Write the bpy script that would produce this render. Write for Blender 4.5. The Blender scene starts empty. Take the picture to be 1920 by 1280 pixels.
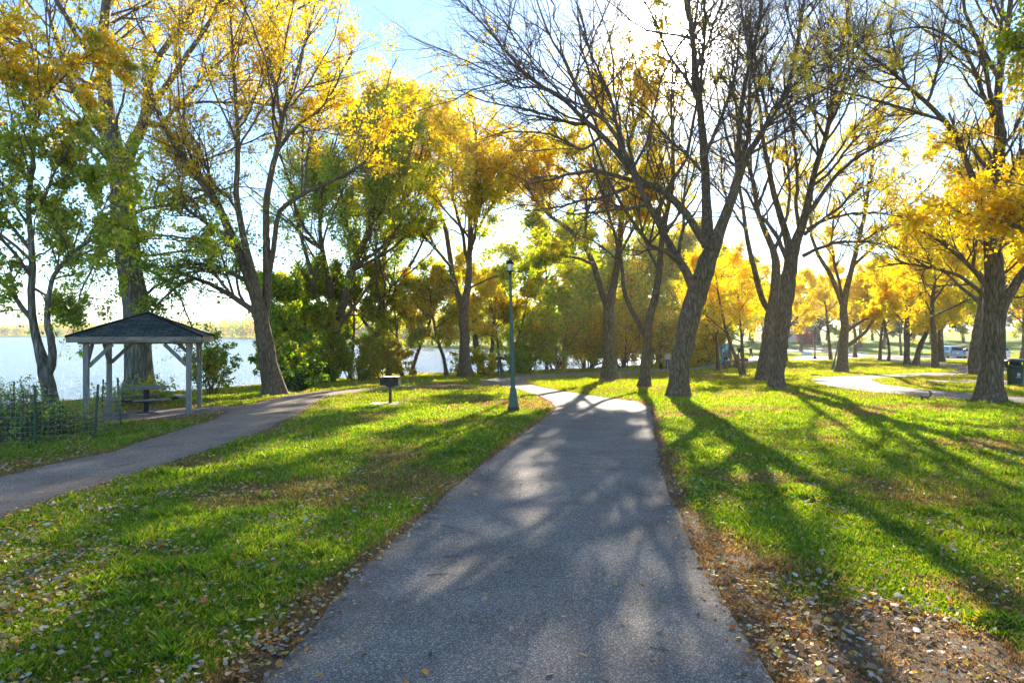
GRASS_K = 1.0
HAZE = 0.00018
import bpy, math, random
import numpy as np
from mathutils import Vector, Matrix
from mathutils.geometry import delaunay_2d_cdt
PI = math.pi
F, CX, HY, CAMZ = 1280.0, 960.0, 625.0, 2.0
sc = bpy.context.scene
COL = sc.collection
random.seed(7)

# ------------------------------------------------------------------ noise
def vnoise(x, y, seed=0):
    x = np.asarray(x, float); y = np.asarray(y, float)
    xi = np.floor(x).astype(np.int64); yi = np.floor(y).astype(np.int64)
    fx = x - xi; fy = y - yi
    fx = fx * fx * (3 - 2 * fx); fy = fy * fy * (3 - 2 * fy)
    def h(a, b):
        n = (a * 374761393 + b * 668265263 + seed * 982451653) & 0xffffffff
        n = ((n ^ (n >> 13)) * 1274126177) & 0xffffffff
        return ((n ^ (n >> 16)) & 0xffff) / 65535.0
    return ((h(xi, yi) * (1 - fx) + h(xi + 1, yi) * fx) * (1 - fy)
            + (h(xi, yi + 1) * (1 - fx) + h(xi + 1, yi + 1) * fx) * fy)
def fbm(x, y, seed=0, o=3):
    s = 0; a = 1; t = 0
    for k in range(o):
        s = s + a * vnoise(x * 2 ** k, y * 2 ** k, seed + k); t += a; a *= .5
    return s / t

# ------------------------------------------------------------------ terrain
_ty = np.arange(-40, 1001, 1.0)
_tz = np.interp(_ty, [-40, 0, 15, 25, 35, 50, 65, 90, 110, 128, 142, 200, 300, 500, 1000],
                [0.1, 0, -.1, -.27, -.6, -1.15, -1.28, -1.5, -1.75, -2.3, -2.4, -.5, 2.0, 5, 8])
_k = np.exp(-(np.arange(-12, 13) / 4.5) ** 2 / 2); _k /= _k.sum()
_tz = np.convolve(np.pad(_tz, 12, mode='edge'), _k, mode='valid')
WZ = -2.6
def xshore(y):
    return np.interp(y, [-40, 0, 10, 22, 28, 35, 42, 48, 53, 58, 65, 72, 90, 110, 140, 165, 1000],
                     [-36, -29, -25, -21, -19.8, -18.2, -17, -15.5, -10.5, -2, 7.5, 14, 25, 32, 40, 46, 50])
def yfar(x):
    return np.interp(x, [-1500, -700, -300, -100, -37, -17, 10, 60], [1150, 1000, 700, 400, 240, 205, 185, 175])
def sstep(t):
    t = np.clip(t, 0, 1); return t * t * (3 - 2 * t)
def H(x, y):
    x = np.asarray(x, float); y = np.asarray(y, float)
    b = np.interp(y, _ty, _tz)
    l = np.clip(-6 - x, 0, 24); b = b - .035 * l * sstep(l / 4)
    r = np.clip(x - 8, 0, 25); b = b + .018 * r * sstep(r / 5) * np.clip(1.6 - y / 60, 0, 1)
    far = np.minimum(b, -2.2 + .03 * np.clip(y - yfar(x), 0, 900))
    w = sstep((xshore(y) - x) / 30) * (y > yfar(x) - 20)
    b = b * (1 - w) + far * w
    sl = np.minimum((xshore(y) - x) * .75, yfar(x) - y)
    t = sstep(sl / 3.2 + .1)
    return b * (1 - t) - 4.2 * t
def lake(x, y):
    return np.minimum((xshore(y) - x) * .75, yfar(x) - y)

def hit(px, py):
    """the ground point seen at a pixel"""
    dx = (px - CX) / F; dz = -(py - HY) / F
    ds = np.concatenate([np.arange(1.0, 60, .05), np.arange(60, 400, .4)])
    g = CAMZ + dz * ds - H(dx * ds, ds)
    i = np.argmax(g <= 0)
    if g[i] > 0: i = len(ds) - 1
    a = g[i - 1]; b = g[i]
    d = ds[i - 1] + (ds[i] - ds[i - 1]) * a / (a - b + 1e-12)
    return np.array([dx * d, d, float(H(dx * d, d))])
def at(px, py, d):
    return np.array([(px - CX) / F * d, d, CAMZ - (py - HY) / F * d])

# ------------------------------------------------------------------ mesh helpers
def new_mesh(name, V, Q, mat=None, cols=None, smooth=False, parent=None, attrs=None, T=None):
    """V (n,3); Q (m,4) quads and / or T (k,3) triangles"""
    me = bpy.data.meshes.new(name)
    V = np.ascontiguousarray(V, np.float32)
    idx = []; tot = []
    if Q is not None and len(Q): idx.append(np.asarray(Q, np.int32).ravel()); tot.append(np.full(len(Q), 4, np.int32))
    if T is not None and len(T): idx.append(np.asarray(T, np.int32).ravel()); tot.append(np.full(len(T), 3, np.int32))
    idx = np.concatenate(idx); tot = np.concatenate(tot)
    me.vertices.add(len(V)); me.vertices.foreach_set('co', V.ravel())
    me.loops.add(len(idx)); me.loops.foreach_set('vertex_index', idx)
    me.polygons.add(len(tot))
    st = np.zeros(len(tot), np.int32); st[1:] = np.cumsum(tot)[:-1]
    me.polygons.foreach_set('loop_start', st)
    try: me.polygons.foreach_set('loop_total', tot)
    except Exception: pass
    me.polygons.foreach_set('use_smooth', np.full(len(tot), bool(smooth)))
    if cols is not None:
        a = me.attributes.new('col', 'FLOAT_COLOR', 'FACE')
        c = np.ones((len(tot), 4), np.float32); c[:, :3] = cols
        a.data.foreach_set('color', c.ravel())
    if attrs:
        for k, v in attrs.items():
            a = me.attributes.new(k, 'FLOAT', 'POINT'); a.data.foreach_set('value', np.ascontiguousarray(v, np.float32))
    me.update(calc_edges=True)
    me.validate()
    if mat: me.materials.append(mat)
    o = bpy.data.objects.new(name, me); COL.objects.link(o)
    if parent is not None:
        o.parent = parent
    return o

def tag(o, label=None, cat=None, group=None, kind=None):
    if label: o['label'] = label
    if cat: o['category'] = cat
    if group: o['group'] = group
    if kind: o['kind'] = kind
    return o
def thing(name, label, cat, loc=(0, 0, 0), rotz=0, group=None):
    o = bpy.data.objects.new(name, None); COL.objects.link(o)
    o.location = [float(v) for v in loc]; o.rotation_euler = (0, 0, rotz); o.empty_display_size = .2
    return tag(o, label, cat, group)

class MB:
    """collects simple solids and links them as one mesh"""
    def __init__(s): s.v = []; s.q = []; s.t = []; s.n = 0
    def add(s, v, q=None, t=None):
        v = np.asarray(v, float)
        if q is not None and len(q): s.q.append(np.asarray(q, int) + s.n)
        if t is not None and len(t): s.t.append(np.asarray(t, int) + s.n)
        s.v.append(v); s.n += len(v); return s
    def box(s, c, size, rz=0, bev=0, M=None):
        hx, hy, hz = [k / 2 for k in size]
        b = min(bev, hx * .9, hy * .9, hz * .9) if bev else 0
        if not b:
            v = np.array([[x, y, z] for z in (-hz, hz) for x, y in ((-hx, -hy), (hx, -hy), (hx, hy), (-hx, hy))])
            q = [(0, 3, 2, 1), (4, 5, 6, 7), (0, 1, 5, 4), (1, 2, 6, 5), (2, 3, 7, 6), (3, 0, 4, 7)]
        else:
            rings = [(-hz, b), (-hz + b, 0), (hz - b, 0), (hz, b)]; v = []
            for z, k in rings:
                X = hx - k; Y = hy - k; c8 = b if k == 0 else b * .5
                for x, y in ((-X + c8, -Y), (X - c8, -Y), (X, -Y + c8), (X, Y - c8), (X - c8, Y), (-X + c8, Y), (-X, Y - c8), (-X, -Y + c8)):
                    v.append((x, y, z))
            v = np.array(v); q = []
            for r in range(3):
                for i in range(8):
                    j = (i + 1) % 8; q.append((r * 8 + i, r * 8 + j, r * 8 + 8 + j, r * 8 + 8 + i))
            for o, fl in ((0, 1), (24, 0)):
                for a in ((0, 1, 2, 3), (0, 3, 4, 7), (7, 4, 5, 6)):
                    a = [o + k for k in a]; q.append(a[::-1] if fl else a)
        if M is not None: v = v @ np.array(M).T
        if rz:
            ca, sa = math.cos(rz), math.sin(rz); v = v @ np.array([[ca, sa, 0], [-sa, ca, 0], [0, 0, 1]])
        return s.add(v + np.array(c), q)
    def bar(s, a, b, w, h, bev=0):
        """a square bar between two points; w is the horizontal thickness"""
        a = np.array(a, float); b = np.array(b, float); d = b - a; L = np.linalg.norm(d); d /= L
        up = np.array([0, 0, 1.]) if abs(d[2]) < .95 else np.array([0, 1., 0])
        x = np.cross(d, up); x /= np.linalg.norm(x); z = np.cross(x, d)
        return s.box((a + b) / 2, (w, L, h), bev=bev, M=np.array([x, d, z]).T)
    def tube(s, pts, r, n=8, cap=True):
        P = np.asarray(pts, float)[None]; K = P.shape[1]
        R = np.broadcast_to(np.asarray(r, float), (K,))[None]
        v, q = tubes(P, R, n); s.add(v, q)
        if cap:
            for k, o in ((0, 0), (K - 1, (K - 1) * n)):
                ring = v[o:o + n]; c = ring.mean(0)
                t = [(i, (i + 1) % n, n) if k else ((i + 1) % n, i, n) for i in range(n)]
                s.add(np.vstack([ring, c]), None, t)
        return s
    def lathe(s, prof, n=16, c=(0, 0, 0)):
        v = []; q = []
        for r, z in prof:
            for i in range(n): v.append((c[0] + r * math.cos(2 * PI * i / n), c[1] + r * math.sin(2 * PI * i / n), c[2] + z))
        for k in range(len(prof) - 1):
            for i in range(n):
                j = (i + 1) % n; q.append((k * n + i, k * n + j, (k + 1) * n + j, (k + 1) * n + i))
        return s.add(v, q)
    def build(s, name, mat, parent=None, smooth=False):
        V = np.vstack(s.v); Q = np.vstack(s.q) if s.q else None; T = np.vstack(s.t) if s.t else None
        return new_mesh(name, V, Q, mat, smooth=smooth, parent=parent, T=T)

def tubes(P, R, S, twist=None):
    """P (N,K,3) paths, R (N,K) radii -> verts, quads"""
    N, K, _ = P.shape
    T = np.gradient(P, axis=1); T /= np.linalg.norm(T, axis=2, keepdims=True) + 1e-9
    m = T.mean(1); ref = np.where(np.abs(m[:, 2:3]) > .8, np.array([[0., 1, 0]]), np.array([[0., 0, 1]]))
    ref = np.broadcast_to(ref[:, None, :], T.shape)
    A = np.cross(T, ref); A /= np.linalg.norm(A, axis=2, keepdims=True) + 1e-9
    B = np.cross(T, A)
    th = np.arange(S) * 2 * PI / S
    rr = R[:, :, None] * (twist if twist is not None else 1)
    rr = np.broadcast_to(rr, (N, K, S))
    V = P[:, :, None, :] + rr[..., None] * (np.cos(th)[None, None, :, None] * A[:, :, None, :] + np.sin(th)[None, None, :, None] * B[:, :, None, :])
    base = (np.arange(N) * K * S)[:, None, None]; k = (np.arange(K - 1) * S)[None, :, None]; i = np.arange(S)[None, None, :]; j = (i + 1) % S
    q = np.stack(np.broadcast_arrays(base + k + i, base + k + S + i, base + k + S + j, base + k + j), -1).reshape(-1, 4)
    return V.reshape(-1, 3), q
# ------------------------------------------------------------------ materials
def mat(name):
    m = bpy.data.materials.new(name); m.use_nodes = True
    nt = m.node_tree; nt.nodes.clear()
    out = nt.nodes.new('ShaderNodeOutputMaterial')
    def N(t, **kw):
        n = nt.nodes.new(t)
        for k, v in kw.items():
            if k == 'ins':
                for a, b in v.items(): n.inputs[a].default_value = b
            else: setattr(n, k, v)
        return n
    L = lambda a, b: nt.links.new(a, b)
    return m, nt, N, L, out
def ramp(N, stops):
    r = N('ShaderNodeValToRGB'); e = r.color_ramp.elements
    while len(e) < len(stops): e.new(.5)
    for k, (p, c) in enumerate(stops):
        e[k].position = p; e[k].color = (*c, 1) if len(c) == 3 else c
    return r
def leaf_mat(name, trans=.55, boost=1.25, gloss=.06, rough=.55):
    m, nt, N, L, out = mat(name)
    a = N('ShaderNodeAttribute', attribute_name='col')
    d = N('ShaderNodeBsdfDiffuse'); t = N('ShaderNodeBsdfTranslucent')
    hs = N('ShaderNodeHueSaturation', ins={'Saturation': 1.16, 'Value': boost, 'Hue': .5})
    L(a.outputs['Color'], d.inputs['Color']); L(a.outputs['Color'], hs.inputs['Color']); L(hs.outputs[0], t.inputs['Color'])
    mx = N('ShaderNodeMixShader', ins={0: trans}); L(d.outputs[0], mx.inputs[1]); L(t.outputs[0], mx.inputs[2])
    g = N('ShaderNodeBsdfGlossy', ins={'Roughness': rough}); m2 = N('ShaderNodeMixShader', ins={0: gloss})
    L(mx.outputs[0], m2.inputs[1]); L(g.outputs[0], m2.inputs[2]); L(m2.outputs[0], out.inputs[0])
    return m
def noisy(name, c1, c2, scale=8, rough=.7, bump=.2, bscale=None, stretch=(1, 1, 1), metal=0, spec=.4, bdist=.01, detail=5, c3=None):
    m, nt, N, L, out = mat(name)
    tc = N('ShaderNodeTexCoord'); mp = N('ShaderNodeMapping'); mp.inputs['Scale'].default_value = stretch
    L(tc.outputs['Object'], mp.inputs[0])
    n = N('ShaderNodeTexNoise', ins={'Scale': scale, 'Detail': detail, 'Roughness': .6}); L(mp.outputs[0], n.inputs[0])
    st = [(.32, c1), (.68, c2)]
    if c3: st = [(.3, c1), (.52, c2), (.72, c3)]
    r = ramp(N, st); L(n.outputs[0], r.inputs[0])
    p = N('ShaderNodeBsdfPrincipled', ins={'Roughness': rough, 'Metallic': metal, 'Specular IOR Level': spec}); L(r.outputs[0], p.inputs['Base Color'])
    n2 = N('ShaderNodeTexNoise', ins={'Scale': bscale or scale * 3, 'Detail': 4}); L(mp.outputs[0], n2.inputs[0])
    b = N('ShaderNodeBump', ins={'Strength': bump, 'Distance': bdist}); L(n2.outputs[0], b.inputs['Height']); L(b.outputs[0], p.inputs['Normal'])
    L(p.outputs[0], out.inputs[0])
    return m
def bark_mat(name, c1, c2, c3, sc_=(14, 14, 2.2)):
    m, nt, N, L, out = mat(name)
    tc = N('ShaderNodeTexCoord'); mp = N('ShaderNodeMapping'); mp.inputs['Scale'].default_value = sc_
    nz = N('ShaderNodeTexNoise', ins={'Scale': 1.4, 'Detail': 3}); L(tc.outputs['Object'], nz.inputs[0])
    ad = N('ShaderNodeMix', data_type='VECTOR', ins={0: .06}); L(tc.outputs['Object'], ad.inputs[4]); L(nz.outputs['Color'], ad.inputs[5])
    L(ad.outputs[1], mp.inputs[0])
    v = N('ShaderNodeTexVoronoi', feature='DISTANCE_TO_EDGE', ins={'Scale': 1.0}); L(mp.outputs[0], v.inputs[0])
    n = N('ShaderNodeTexNoise', ins={'Scale': 2.2, 'Detail': 6, 'Roughness': .65}); L(mp.outputs[0], n.inputs[0])
    n3 = N('ShaderNodeTexNoise', ins={'Scale': .9, 'Detail': 3}); L(tc.outputs['Object'], n3.inputs[0])
    ml = N('ShaderNodeMath', operation='MULTIPLY_ADD', ins={1: .9, 2: 0}); L(v.outputs['Distance'], ml.inputs[0])
    a2 = N('ShaderNodeMath', operation='ADD'); L(ml.outputs[0], a2.inputs[0]); L(n.outputs[0], a2.inputs[1])
    r = ramp(N, [(.38, c1), (.62, c2), (.95, c3)]); L(a2.outputs[0], r.inputs[0])
    mx = N('ShaderNodeMix', data_type='RGBA', blend_type='MULTIPLY', ins={0: .55}); L(r.outputs[0], mx.inputs[6])
    r2 = ramp(N, [(.35, (.62, .72, .55)), (.65, (1.1, 1, .92))]); L(n3.outputs[0], r2.inputs[0]); L(r2.outputs[0], mx.inputs[7])
    p = N('ShaderNodeBsdfPrincipled', ins={'Roughness': .85, 'Specular IOR Level': .25}); L(mx.outputs[2], p.inputs['Base Color'])
    b = N('ShaderNodeBump', ins={'Strength': .9, 'Distance': .025}); L(a2.outputs[0], b.inputs['Height']); L(b.outputs[0], p.inputs['Normal'])
    L(p.outputs[0], out.inputs[0]); return m

M = {}
M['leaf'] = leaf_mat('autumn_leaf', .66, 1.1)
M['grass'] = leaf_mat('grass_blade', .62, 1.12, .04, .5)
M['litter'] = leaf_mat('fallen_leaf', .25, 1.0, .05, .5)
M['bark'] = bark_mat('grey_brown_bark', (.055, .038, .026), (.165, .118, .082), (.30, .225, .16))
M['bark_grey'] = bark_mat('deep_furrowed_grey_bark', (.055, .048, .042), (.17, .15, .13), (.33, .29, .25), (9, 9, 1.3))
M['twig'] = noisy('twig_bark', (.085, .058, .045), (.20, .14, .105), 6, .8, .1)
M['weathered'] = noisy('weathered_timber', (.12, .11, .095), (.27, .26, .23), 5, .8, .3, 18, (6, 6, .6), c3=(.18, .20, .175))
M['weathered_h'] = noisy('weathered_boards', (.12, .10, .08), (.33, .29, .23), 3, .8, .3, 14, (1, 5, 5))
M['brown_wood'] = noisy('stained_timber', (.10, .075, .05), (.24, .19, .14), 4, .8, .2)  # brown timber, tone varies at random; ceiling boards, benches, posts
M['green_paint'] = noisy('green_painted_metal', (.045, .085, .065), (.07, .125, .098), 9, .5, .15, spec=.5)
M['rust'] = noisy('rusty_iron', (.05, .03, .022), (.14, .075, .045), 12, .8, .3)
M['black_iron'] = noisy('sooty_iron', (.012, .012, .013), (.05, .042, .036), 9, .55, .2, metal=.3)
M['dark_metal'] = noisy('dark_painted_steel', (.015, .018, .02), (.035, .04, .042), 10, .45, .1, metal=.4)
M['post_green'] = noisy('green_steel_post', (.012, .05, .035), (.03, .085, .06), 10, .5, .1)
M['wire'] = noisy('galvanised_wire', (.35, .38, .38), (.55, .58, .58), 10, .4, .05, metal=.6)
M['concrete'] = noisy('pale_concrete', (.33, .30, .27), (.5, .47, .43), 6, .85, .2)
M['white_plastic'] = noisy('white_plastic', (.7, .72, .75), (.82, .83, .85), 4, .45, .03)
M['trash_plastic'] = noisy('dark_green_plastic', (.018, .03, .027), (.035, .055, .05), 5, .42, .06)
M['yellow_kerb'] = noisy('yellow_painted_kerb', (.85, .42, .03), (.95, .58, .06), 9, .7, .2)
M['blue_panel'] = noisy('blue_panel', (.03, .28, .52), (.05, .36, .62), 3, .4, .03)
M['pale_panel'] = noisy('pale_blue_panel', (.35, .60, .72), (.5, .72, .8), 3, .4, .03)
M['orange'] = noisy('orange_plastic', (.75, .16, .02), (.85, .22, .03), 5, .5, .05)
M['frost'] = noisy('frosted_glass', (.75, .72, .6), (.85, .82, .72), 5, .35, .02)
M['white_print'] = noisy('white_print', (.75, .77, .76), (.82, .84, .83), 5, .6, .02)
M['tyre'] = noisy('black_rubber', (.012, .012, .012), (.03, .03, .03), 10, .8, .1)
M['chrome'] = noisy('bright_metal', (.55, .56, .58), (.7, .7, .72), 8, .25, .02, metal=.9)
M['car_blue'] = noisy('pale_blue_car_paint', (.30, .42, .52), (.34, .46, .56), 2, .22, .0, metal=.4)
M['car_white'] = noisy('white_car_paint', (.72, .74, .78), (.78, .8, .83), 2, .2, .0)
M['car_glass'] = noisy('dark_car_glass', (.02, .03, .035), (.04, .05, .06), 2, .05, .0, spec=.8)
M['red_lamp'] = noisy('red_tail_lamp', (.5, .01, .015), (.6, .02, .02), 4, .2, .0)
M['skin'] = noisy('skin', (.42, .24, .17), (.5, .3, .22), 20, .6, .02)
M['brown_jacket'] = noisy('olive_brown_jacket', (.06, .05, .035), (.10, .08, .055), 14, .85, .2)
M['jeans'] = noisy('blue_denim', (.03, .075, .15), (.06, .13, .24), 20, .85, .2)
M['cream_jacket'] = noisy('cream_jacket', (.5, .44, .34), (.62, .55, .44), 14, .85, .2)
M['grey_jacket'] = noisy('grey_sweater', (.14, .16, .19), (.24, .26, .3), 14, .85, .2)
M['black_cloth'] = noisy('black_cloth', (.012, .012, .015), (.03, .03, .035), 14, .85, .2)
M['hair_dark'] = noisy('dark_hair', (.02, .014, .01), (.05, .035, .025), 30, .6, .3)
M['hair_fair'] = noisy('fair_curly_hair', (.35, .22, .10), (.55, .38, .2), 30, .6, .4)
M['fur_black'] = noisy('black_fur', (.008, .008, .008), (.025, .022, .02), 30, .7, .4)
M['fur_grey'] = noisy('grey_squirrel_fur', (.07, .06, .05), (.20, .17, .14), 40, .8, .4)
M['brick'] = noisy('far_brick', (.22, .12, .09), (.30, .18, .13), 3, .9, .1)
M['far_white'] = noisy('pale_siding', (.55, .57, .6), (.66, .68, .7), 2, .8, .05)
M['roof_dark'] = noisy('dark_roof', (.06, .06, .065), (.1, .1, .1), 3, .9, .1)

def shingle_mat():
    m, nt, N, L, out = mat('asphalt_shingles')
    tc = N('ShaderNodeTexCoord')
    u = N('ShaderNodeUVMap'); 
    br = N('ShaderNodeTexBrick', ins={'Color1': (.028, .040, .040, 1), 'Color2': (.060, .078, .074, 1), 'Mortar': (.008, .010, .010, 1), 'Scale': 1.0, 'Mortar Size': .012, 'Brick Width': .30, 'Row Height': .14, 'Mortar Smooth': .2})
    L(u.outputs[0], br.inputs[0])
    n = N('ShaderNodeTexNoise', ins={'Scale': 3.5, 'Detail': 6}); L(tc.outputs['Object'], n.inputs[0])
    r = ramp(N, [(.35, (.7, .8, .75)), (.7, (1.5, 1.45, 1.35))]); L(n.outputs[0], r.inputs[0])
    mx = N('ShaderNodeMix', data_type='RGBA', blend_type='MULTIPLY', ins={0: 1}); L(br.outputs[0], mx.inputs[6]); L(r.outputs[0], mx.inputs[7])
    p = N('ShaderNodeBsdfPrincipled', ins={'Roughness': .85, 'Specular IOR Level': .3}); L(mx.outputs[2], p.inputs['Base Color'])
    b = N('ShaderNodeBump', ins={'Strength': .8, 'Distance': .015}); L(br.outputs['Fac'], b.inputs['Height']); b.invert = True
    L(b.outputs[0], p.inputs['Normal']); L(p.outputs[0], out.inputs[0]); return m
M['shingle'] = shingle_mat()

def asphalt_mat(nm='worn_asphalt', tone=(1.30, 1.09, .90), dust=.0):
    m, nt, N, L, out = mat(nm)
    tc = N('ShaderNodeTexCoord')
    v = N('ShaderNodeTexVoronoi', feature='F1', ins={'Scale': 130}); L(tc.outputs['Object'], v.inputs[0])
    n = N('ShaderNodeTexNoise', ins={'Scale': 260, 'Detail': 2}); L(tc.outputs['Object'], n.inputs[0])
    big = N('ShaderNodeTexNoise', ins={'Scale': .9, 'Detail': 5, 'Roughness': .6}); L(tc.outputs['Object'], big.inputs[0])
    sp = ramp(N, [(.0, (.078, .080, .079)), (.45, (.145, .145, .141)), (.70, (.24, .235, .223)), (.92, (.52, .50, .46))])
    L(v.outputs['Color'], sp.inputs[0])
    r2 = ramp(N, [(.3, tuple(.76 * t for t in tone)), (.7, tuple(1.24 * t for t in tone))]); L(big.outputs[0], r2.inputs[0])
    mx = N('ShaderNodeMix', data_type='RGBA', blend_type='MULTIPLY', ins={0: 1}); L(sp.outputs[0], mx.inputs[6]); L(r2.outputs[0], mx.inputs[7])
    at_ = N('ShaderNodeAttribute', attribute_name='dry')
    n5 = N('ShaderNodeTexNoise', ins={'Scale': 7, 'Detail': 6, 'Roughness': .7}); L(tc.outputs['Object'], n5.inputs[0])
    mm = N('ShaderNodeMath', operation='MULTIPLY'); L(at_.outputs['Fac'], mm.inputs[0]); 
    rr = ramp(N, [(.42, (0, 0, 0)), (.62, (1, 1, 1))]); L(n5.outputs[0], rr.inputs[0]); L(rr.outputs[0], mm.inputs[1])
    m3 = N('ShaderNodeMix', data_type='RGBA'); L(mm.outputs[0], m3.inputs[0]); L(mx.outputs[2], m3.inputs[6]); m3.inputs[7].default_value = (.17, .12, .08, 1)
    # fine wandering cracks, each only in places
    nw = N('ShaderNodeTexNoise', ins={'Scale': 1.1, 'Detail': 5}); L(tc.outputs['Object'], nw.inputs[0])
    mw = N('ShaderNodeMix', data_type='VECTOR', ins={0: .45}); L(tc.outputs['Object'], mw.inputs[4]); L(nw.outputs['Color'], mw.inputs[5])
    vc = N('ShaderNodeTexVoronoi', feature='DISTANCE_TO_EDGE', ins={'Scale': .75}); L(mw.outputs[1], vc.inputs[0])
    rc = ramp(N, [(.0, (1, 1, 1)), (.011, (0, 0, 0))]); L(vc.outputs['Distance'], rc.inputs[0])
    nm_ = N('ShaderNodeTexNoise', ins={'Scale': .5, 'Detail': 2}); L(tc.outputs['Object'], nm_.inputs[0]); rm = ramp(N, [(.50, (0, 0, 0)), (.60, (.5, .5, .5))]); L(nm_.outputs[0], rm.inputs[0])
    mc = N('ShaderNodeMath', operation='MULTIPLY'); L(rc.outputs[0], mc.inputs[0]); L(rm.outputs[0], mc.inputs[1])
    m4 = N('ShaderNodeMix', data_type='RGBA'); L(mc.outputs[0], m4.inputs[0]); L(m3.outputs[2], m4.inputs[6]); m4.inputs[7].default_value = (.03, .028, .025, 1)
    p = N('ShaderNodeBsdfPrincipled', ins={'Roughness': .8, 'Specular IOR Level': .14}); L(m4.outputs[2], p.inputs['Base Color'])
    b = N('ShaderNodeBump', ins={'Strength': .75, 'Distance': .006}); L(v.outputs['Distance'], b.inputs['Height']); b.invert = True
    b2 = N('ShaderNodeBump', ins={'Strength': .3, 'Distance': .01}); 
    n6 = N('ShaderNodeTexNoise', ins={'Scale': 3, 'Detail': 4}); L(tc.outputs['Object'], n6.inputs[0]); L(n6.outputs[0], b2.inputs['Height']); L(b.outputs[0], b2.inputs['Normal'])
    L(b2.outputs[0], p.inputs['Normal']); L(p.outputs[0], out.inputs[0]); return m
M['asphalt'] = asphalt_mat()
M['dusty'] = asphalt_mat('dusty_path', (1.55, 1.18, .88))
M['dirt'] = noisy('packed_dirt', (.13, .095, .07), (.26, .20, .155), 3, .95, .5, 30, bdist=.02)

def ground_mat():
    m, nt, N, L, out = mat('lawn_soil')
    tc = N('ShaderNodeTexCoord')
    n1 = N('ShaderNodeTexNoise', ins={'Scale': 1.3, 'Detail': 6, 'Roughness': .65}); L(tc.outputs['Object'], n1.inputs[0])
    n2 = N('ShaderNodeTexNoise', ins={'Scale': 45, 'Detail': 4, 'Roughness': .7}); L(tc.outputs['Object'], n2.inputs[0])
    g1 = ramp(N, [(.3, (.10, .17, .010)), (.55, (.20, .26, .016)), (.75, (.32, .33, .03))]); L(n1.outputs[0], g1.inputs[0])
    g2 = ramp(N, [(.3, (.45, .45, .4)), (.7, (1.5, 1.5, 1.3))]); L(n2.outputs[0], g2.inputs[0])
    mx = N('ShaderNodeMix', data_type='RGBA', blend_type='MULTIPLY', ins={0: .9}); L(g1.outputs[0], mx.inputs[6]); L(g2.outputs[0], mx.inputs[7])
    d1 = ramp(N, [(.3, (.14, .095, .06)), (.7, (.36, .26, .165))]); L(n2.outputs[0], d1.inputs[0])
    a = N('ShaderNodeAttribute', attribute_name='dry')
    m2 = N('ShaderNodeMix', data_type='RGBA'); L(a.outputs['Fac'], m2.inputs[0]); L(mx.outputs[2], m2.inputs[6]); L(d1.outputs[0], m2.inputs[7])
    p = N('ShaderNodeBsdfPrincipled', ins={'Roughness': .95, 'Specular IOR Level': .1}); L(m2.outputs[2], p.inputs['Base Color'])
    b = N('ShaderNodeBump', ins={'Strength': 1, 'Distance': .04}); L(n2.outputs[0], b.inputs['Height']); L(b.outputs[0], p.inputs['Normal'])
    L(p.outputs[0], out.inputs[0]); return m
M['ground'] = ground_mat()

def water_mat():
    m, nt, N, L, out = mat('lake_water')
    tc = N('ShaderNodeTexCoord'); mp = N('ShaderNodeMapping'); mp.inputs['Scale'].default_value = (.6, 1.3, 1)
    L(tc.outputs['Object'], mp.inputs[0])
    n1 = N('ShaderNodeTexNoise', ins={'Scale': 1.6, 'Detail': 6, 'Roughness': .62}); L(mp.outputs[0], n1.inputs[0])
    n2 = N('ShaderNodeTexNoise', ins={'Scale': .12, 'Detail': 3}); L(mp.outputs[0], n2.inputs[0])
    p = N('ShaderNodeBsdfPrincipled', ins={'Base Color': (.05, .19, .40, 1), 'Roughness': .14, 'IOR': 1.33, 'Specular IOR Level': .42})
    b = N('ShaderNodeBump', ins={'Strength': 1.0, 'Distance': .9}); L(n1.outputs[0], b.inputs['Height']); L(b.outputs[0], p.inputs['Normal'])
    L(p.outputs[0], out.inputs[0]); return m
M['water'] = water_mat()
# ------------------------------------------------------------------ camera, light, sky
cam = bpy.data.cameras.new('camera'); co = bpy.data.objects.new('camera', cam); COL.objects.link(co)
co.location = (0, 0, CAMZ); co.rotation_euler = (PI / 2, 0, 0)
cam.sensor_width = 36; cam.lens = F / 1920 * 36; cam.shift_y = -(640 - HY) / 1920
cam.clip_start = .1; cam.clip_end = 6000
sc.camera = co
AZ = math.atan2(1262 - CX, F); EL = math.atan2(HY - 92, math.hypot(F, 1262 - CX))
SUN = Vector((math.sin(AZ) * math.cos(EL), math.cos(AZ) * math.cos(EL), math.sin(EL)))
sl = bpy.data.lights.new('sun', 'SUN'); sl.energy = 4.7; sl.angle = math.radians(.55); sl.color = (1, .91, .76)
so = bpy.data.objects.new('sun', sl); COL.objects.link(so); so.rotation_euler = SUN.to_track_quat('Z', 'Y').to_euler(); so.location = (30, 60, 60)
w = bpy.data.worlds.new('World'); sc.world = w; w.use_nodes = True
nt = w.node_tree; nt.nodes.clear()
wo = nt.nodes.new('ShaderNodeOutputWorld'); bg = nt.nodes.new('ShaderNodeBackground')
sky = nt.nodes.new('ShaderNodeTexSky'); sky.sky_type = 'NISHITA'; sky.sun_disc = False
sky.sun_elevation = EL; sky.sun_rotation = AZ; sky.air_density = 1.0; sky.dust_density = .1; sky.ozone_density = 2.0
bg.inputs[1].default_value = SKY_STRENGTH = .085
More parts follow.
